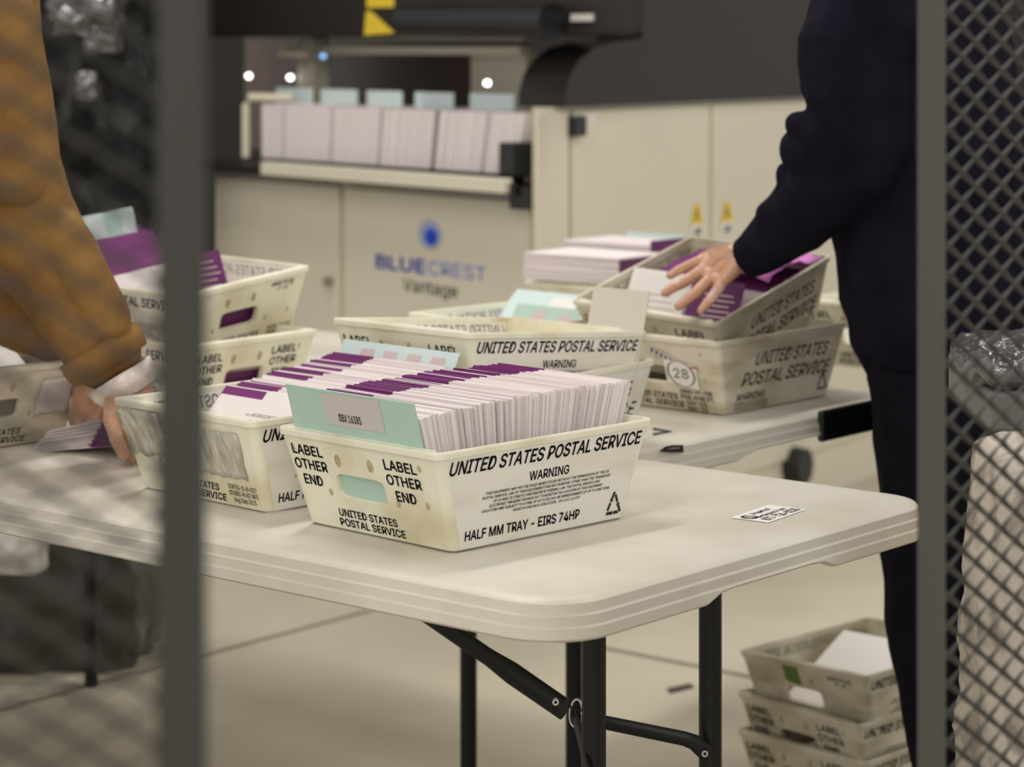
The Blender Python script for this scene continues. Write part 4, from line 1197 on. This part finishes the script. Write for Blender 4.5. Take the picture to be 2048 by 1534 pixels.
g = G(); diamond(g, 0.69, 1.93, 0.0325, 0.0236, 0.0040, lambda x, y, z: Vector((0.0085 + x, 0.004 + y, 0.043 + z)))
g.build('mesh_panel', ['mesh'], gr)

# ================================================================== BEHIND AND BELOW
def crumple(name, lo, hi, m, label, cat, amp=0.03, sc=7.0, n=26, taper=0.0, parent=None):
    bm = bmesh.new()
    bmesh.ops.create_cube(bm, size=1.0)
    bmesh.ops.subdivide_edges(bm, edges=bm.edges[:], cuts=n, use_grid_fill=True)
    c = (Vector(lo) + Vector(hi)) / 2; s = Vector(hi) - Vector(lo)
    for v in bm.verts:
        q = v.co.copy()
        rr = max(abs(q.x), abs(q.y), abs(q.z)) * 2
        sp = q.normalized() * 0.5
        q = q.lerp(sp * 1.25, 0.35)
        k = 1 - taper * (q.z + 0.5)
        p = Vector((c.x + q.x * s.x * k, c.y + q.y * s.y * k, c.z + q.z * s.z))
        dn = noise.noise(p * sc); dn2 = noise.noise(p * sc * 2.7)
        p += q.normalized() * amp * ((1 - 2 * abs(dn)) + 0.5 * dn2)
        if p.z < lo[2]: p.z = lo[2]
        v.co = p
    me = bpy.data.meshes.new(name); bm.to_mesh(me); bm.free()
    for k in (m if isinstance(m, (list, tuple)) else [m]): me.materials.append(M[k])
    me.shade_smooth()
    o = bpy.data.objects.new(name, me); COL.objects.link(o)
    return tag(o, label, cat)

crumple('wrapped_pallet', (-1.80, 6.6, 0.0), (-1.00, 7.3, 1.75), 'black_bag', 'tall load wrapped in glossy black plastic behind the left tables', 'pallet load', 0.05, 6)
crumple('plastic_film', (-1.21, 6.40, 1.33), (-1.07, 6.50, 1.50), 'silver', 'largest patch of crumpled shiny film at the top of the black wrapped load', 'plastic film', 0.03, 16)
crumple('plastic_film', (-1.135, 6.42, 1.285), (-1.065, 6.50, 1.345), 'silver', 'small knot of shiny film in the middle of the black wrapped load', 'plastic film', 0.015, 20, 14)
crumple('plastic_film', (-1.16, 6.42, 1.16), (-1.12, 6.50, 1.23), 'silver', 'lowest small knot of shiny film on the black wrapped load', 'plastic film', 0.012, 22, 14)
crumple('trash_bag', (-1.60, 4.98, 0.0), (-0.78, 5.4, 0.30), 'bag_grey', 'dark slumped plastic bag on the floor under the left table', 'bag', 0.03, 8)
crumple('plastic_wad', (-1.075, 4.86, 0.232), (-0.955, 4.93, 0.318), 'white', 'larger bright white wad of plastic on the dark slumped bag', 'plastic', 0.008, 20, 12)
crumple('plastic_wad', (-0.775, 4.88, 0.262), (-0.735, 4.92, 0.302), 'white', 'smaller white wad of plastic at the right end of the dark slumped bag', 'plastic', 0.004, 20, 10)
sk = crumple('sack', (0.580, 2.82, 0.0), (1.0, 3.1, 0.82), 'sack', 'mottled pale sack standing behind the right mesh', 'sack', 0.015, 9)
g = G().box((0.60, 2.775, 0.745), (1.0, 2.80, 0.815))
o = g.build('dark_band', ['teal_dark'], sk, bevel=0.004); tag(o, 'dark teal band')
G_ = G().box((0.50, 2.50, 0.900), (1.0, 2.75, 0.940)); o = G_.build('shelf', ['grey_shelf'], bevel=0.004); tag(o, 'grey shelf edge behind the right mesh, above the pale sack', 'shelf')
crumple('plastic_film', (0.50, 2.52, 0.940), (0.75, 2.7, 0.978), 'silver', 'crumpled clear film lying on the grey shelf behind the mesh', 'plastic film', 0.012, 24, 18)

# nested trays on the floor
zz = 0.0
labs = ['bottom tray of the floor stack beside the dark trousers', 'second tray up in the floor stack beside the dark trousers', 'top tray of the floor stack, green mark on its end']
for i in range(3):
    tt = make_tray(labs[i], (0.612 + 0.004 * i, 4.19 - 0.004 * i, 0.0 + 0.062 * i + (0.016 if i == 2 else 0)), 43.4 + (2.0, -2.5, 0)[i], 0, -1.5 if i == 2 else 0, end=('labelother', 'labelother', 'top')[i], worn=True)
T_top = tt
g = G()
g.add([P(-0.045, 0.98, 0.0012), P(-0.012, 0.97, 0.0012), P(-0.008, 0.66, 0.0012), P(-0.038, 0.68, 0.0012)], [(0, 1, 2, 3)])
tag(g.build('green_mark', ['green'], _end[T_top.name]), 'green mark')
card(T_top.matrix_basis @ tilt(-0.10, 0.0, 0.02, 62.0), 'white sheet lying in the top floor tray', 0.22, 0.20, 'white', name='paper_sheet', cat='paper')
o = G().add([Wz(1334, 1378, 0.002), Wz(1380, 1368, 0.002), Wz(1388, 1374, 0.002), Wz(1340, 1386, 0.002)], [(0, 1, 2, 3)]).build('scrap', ['scuff'])
sm = o.modifiers.new('t', 'SOLIDIFY'); sm.thickness = 0.002
tag(o, 'small dark scrap lying on the concrete floor', 'scrap')
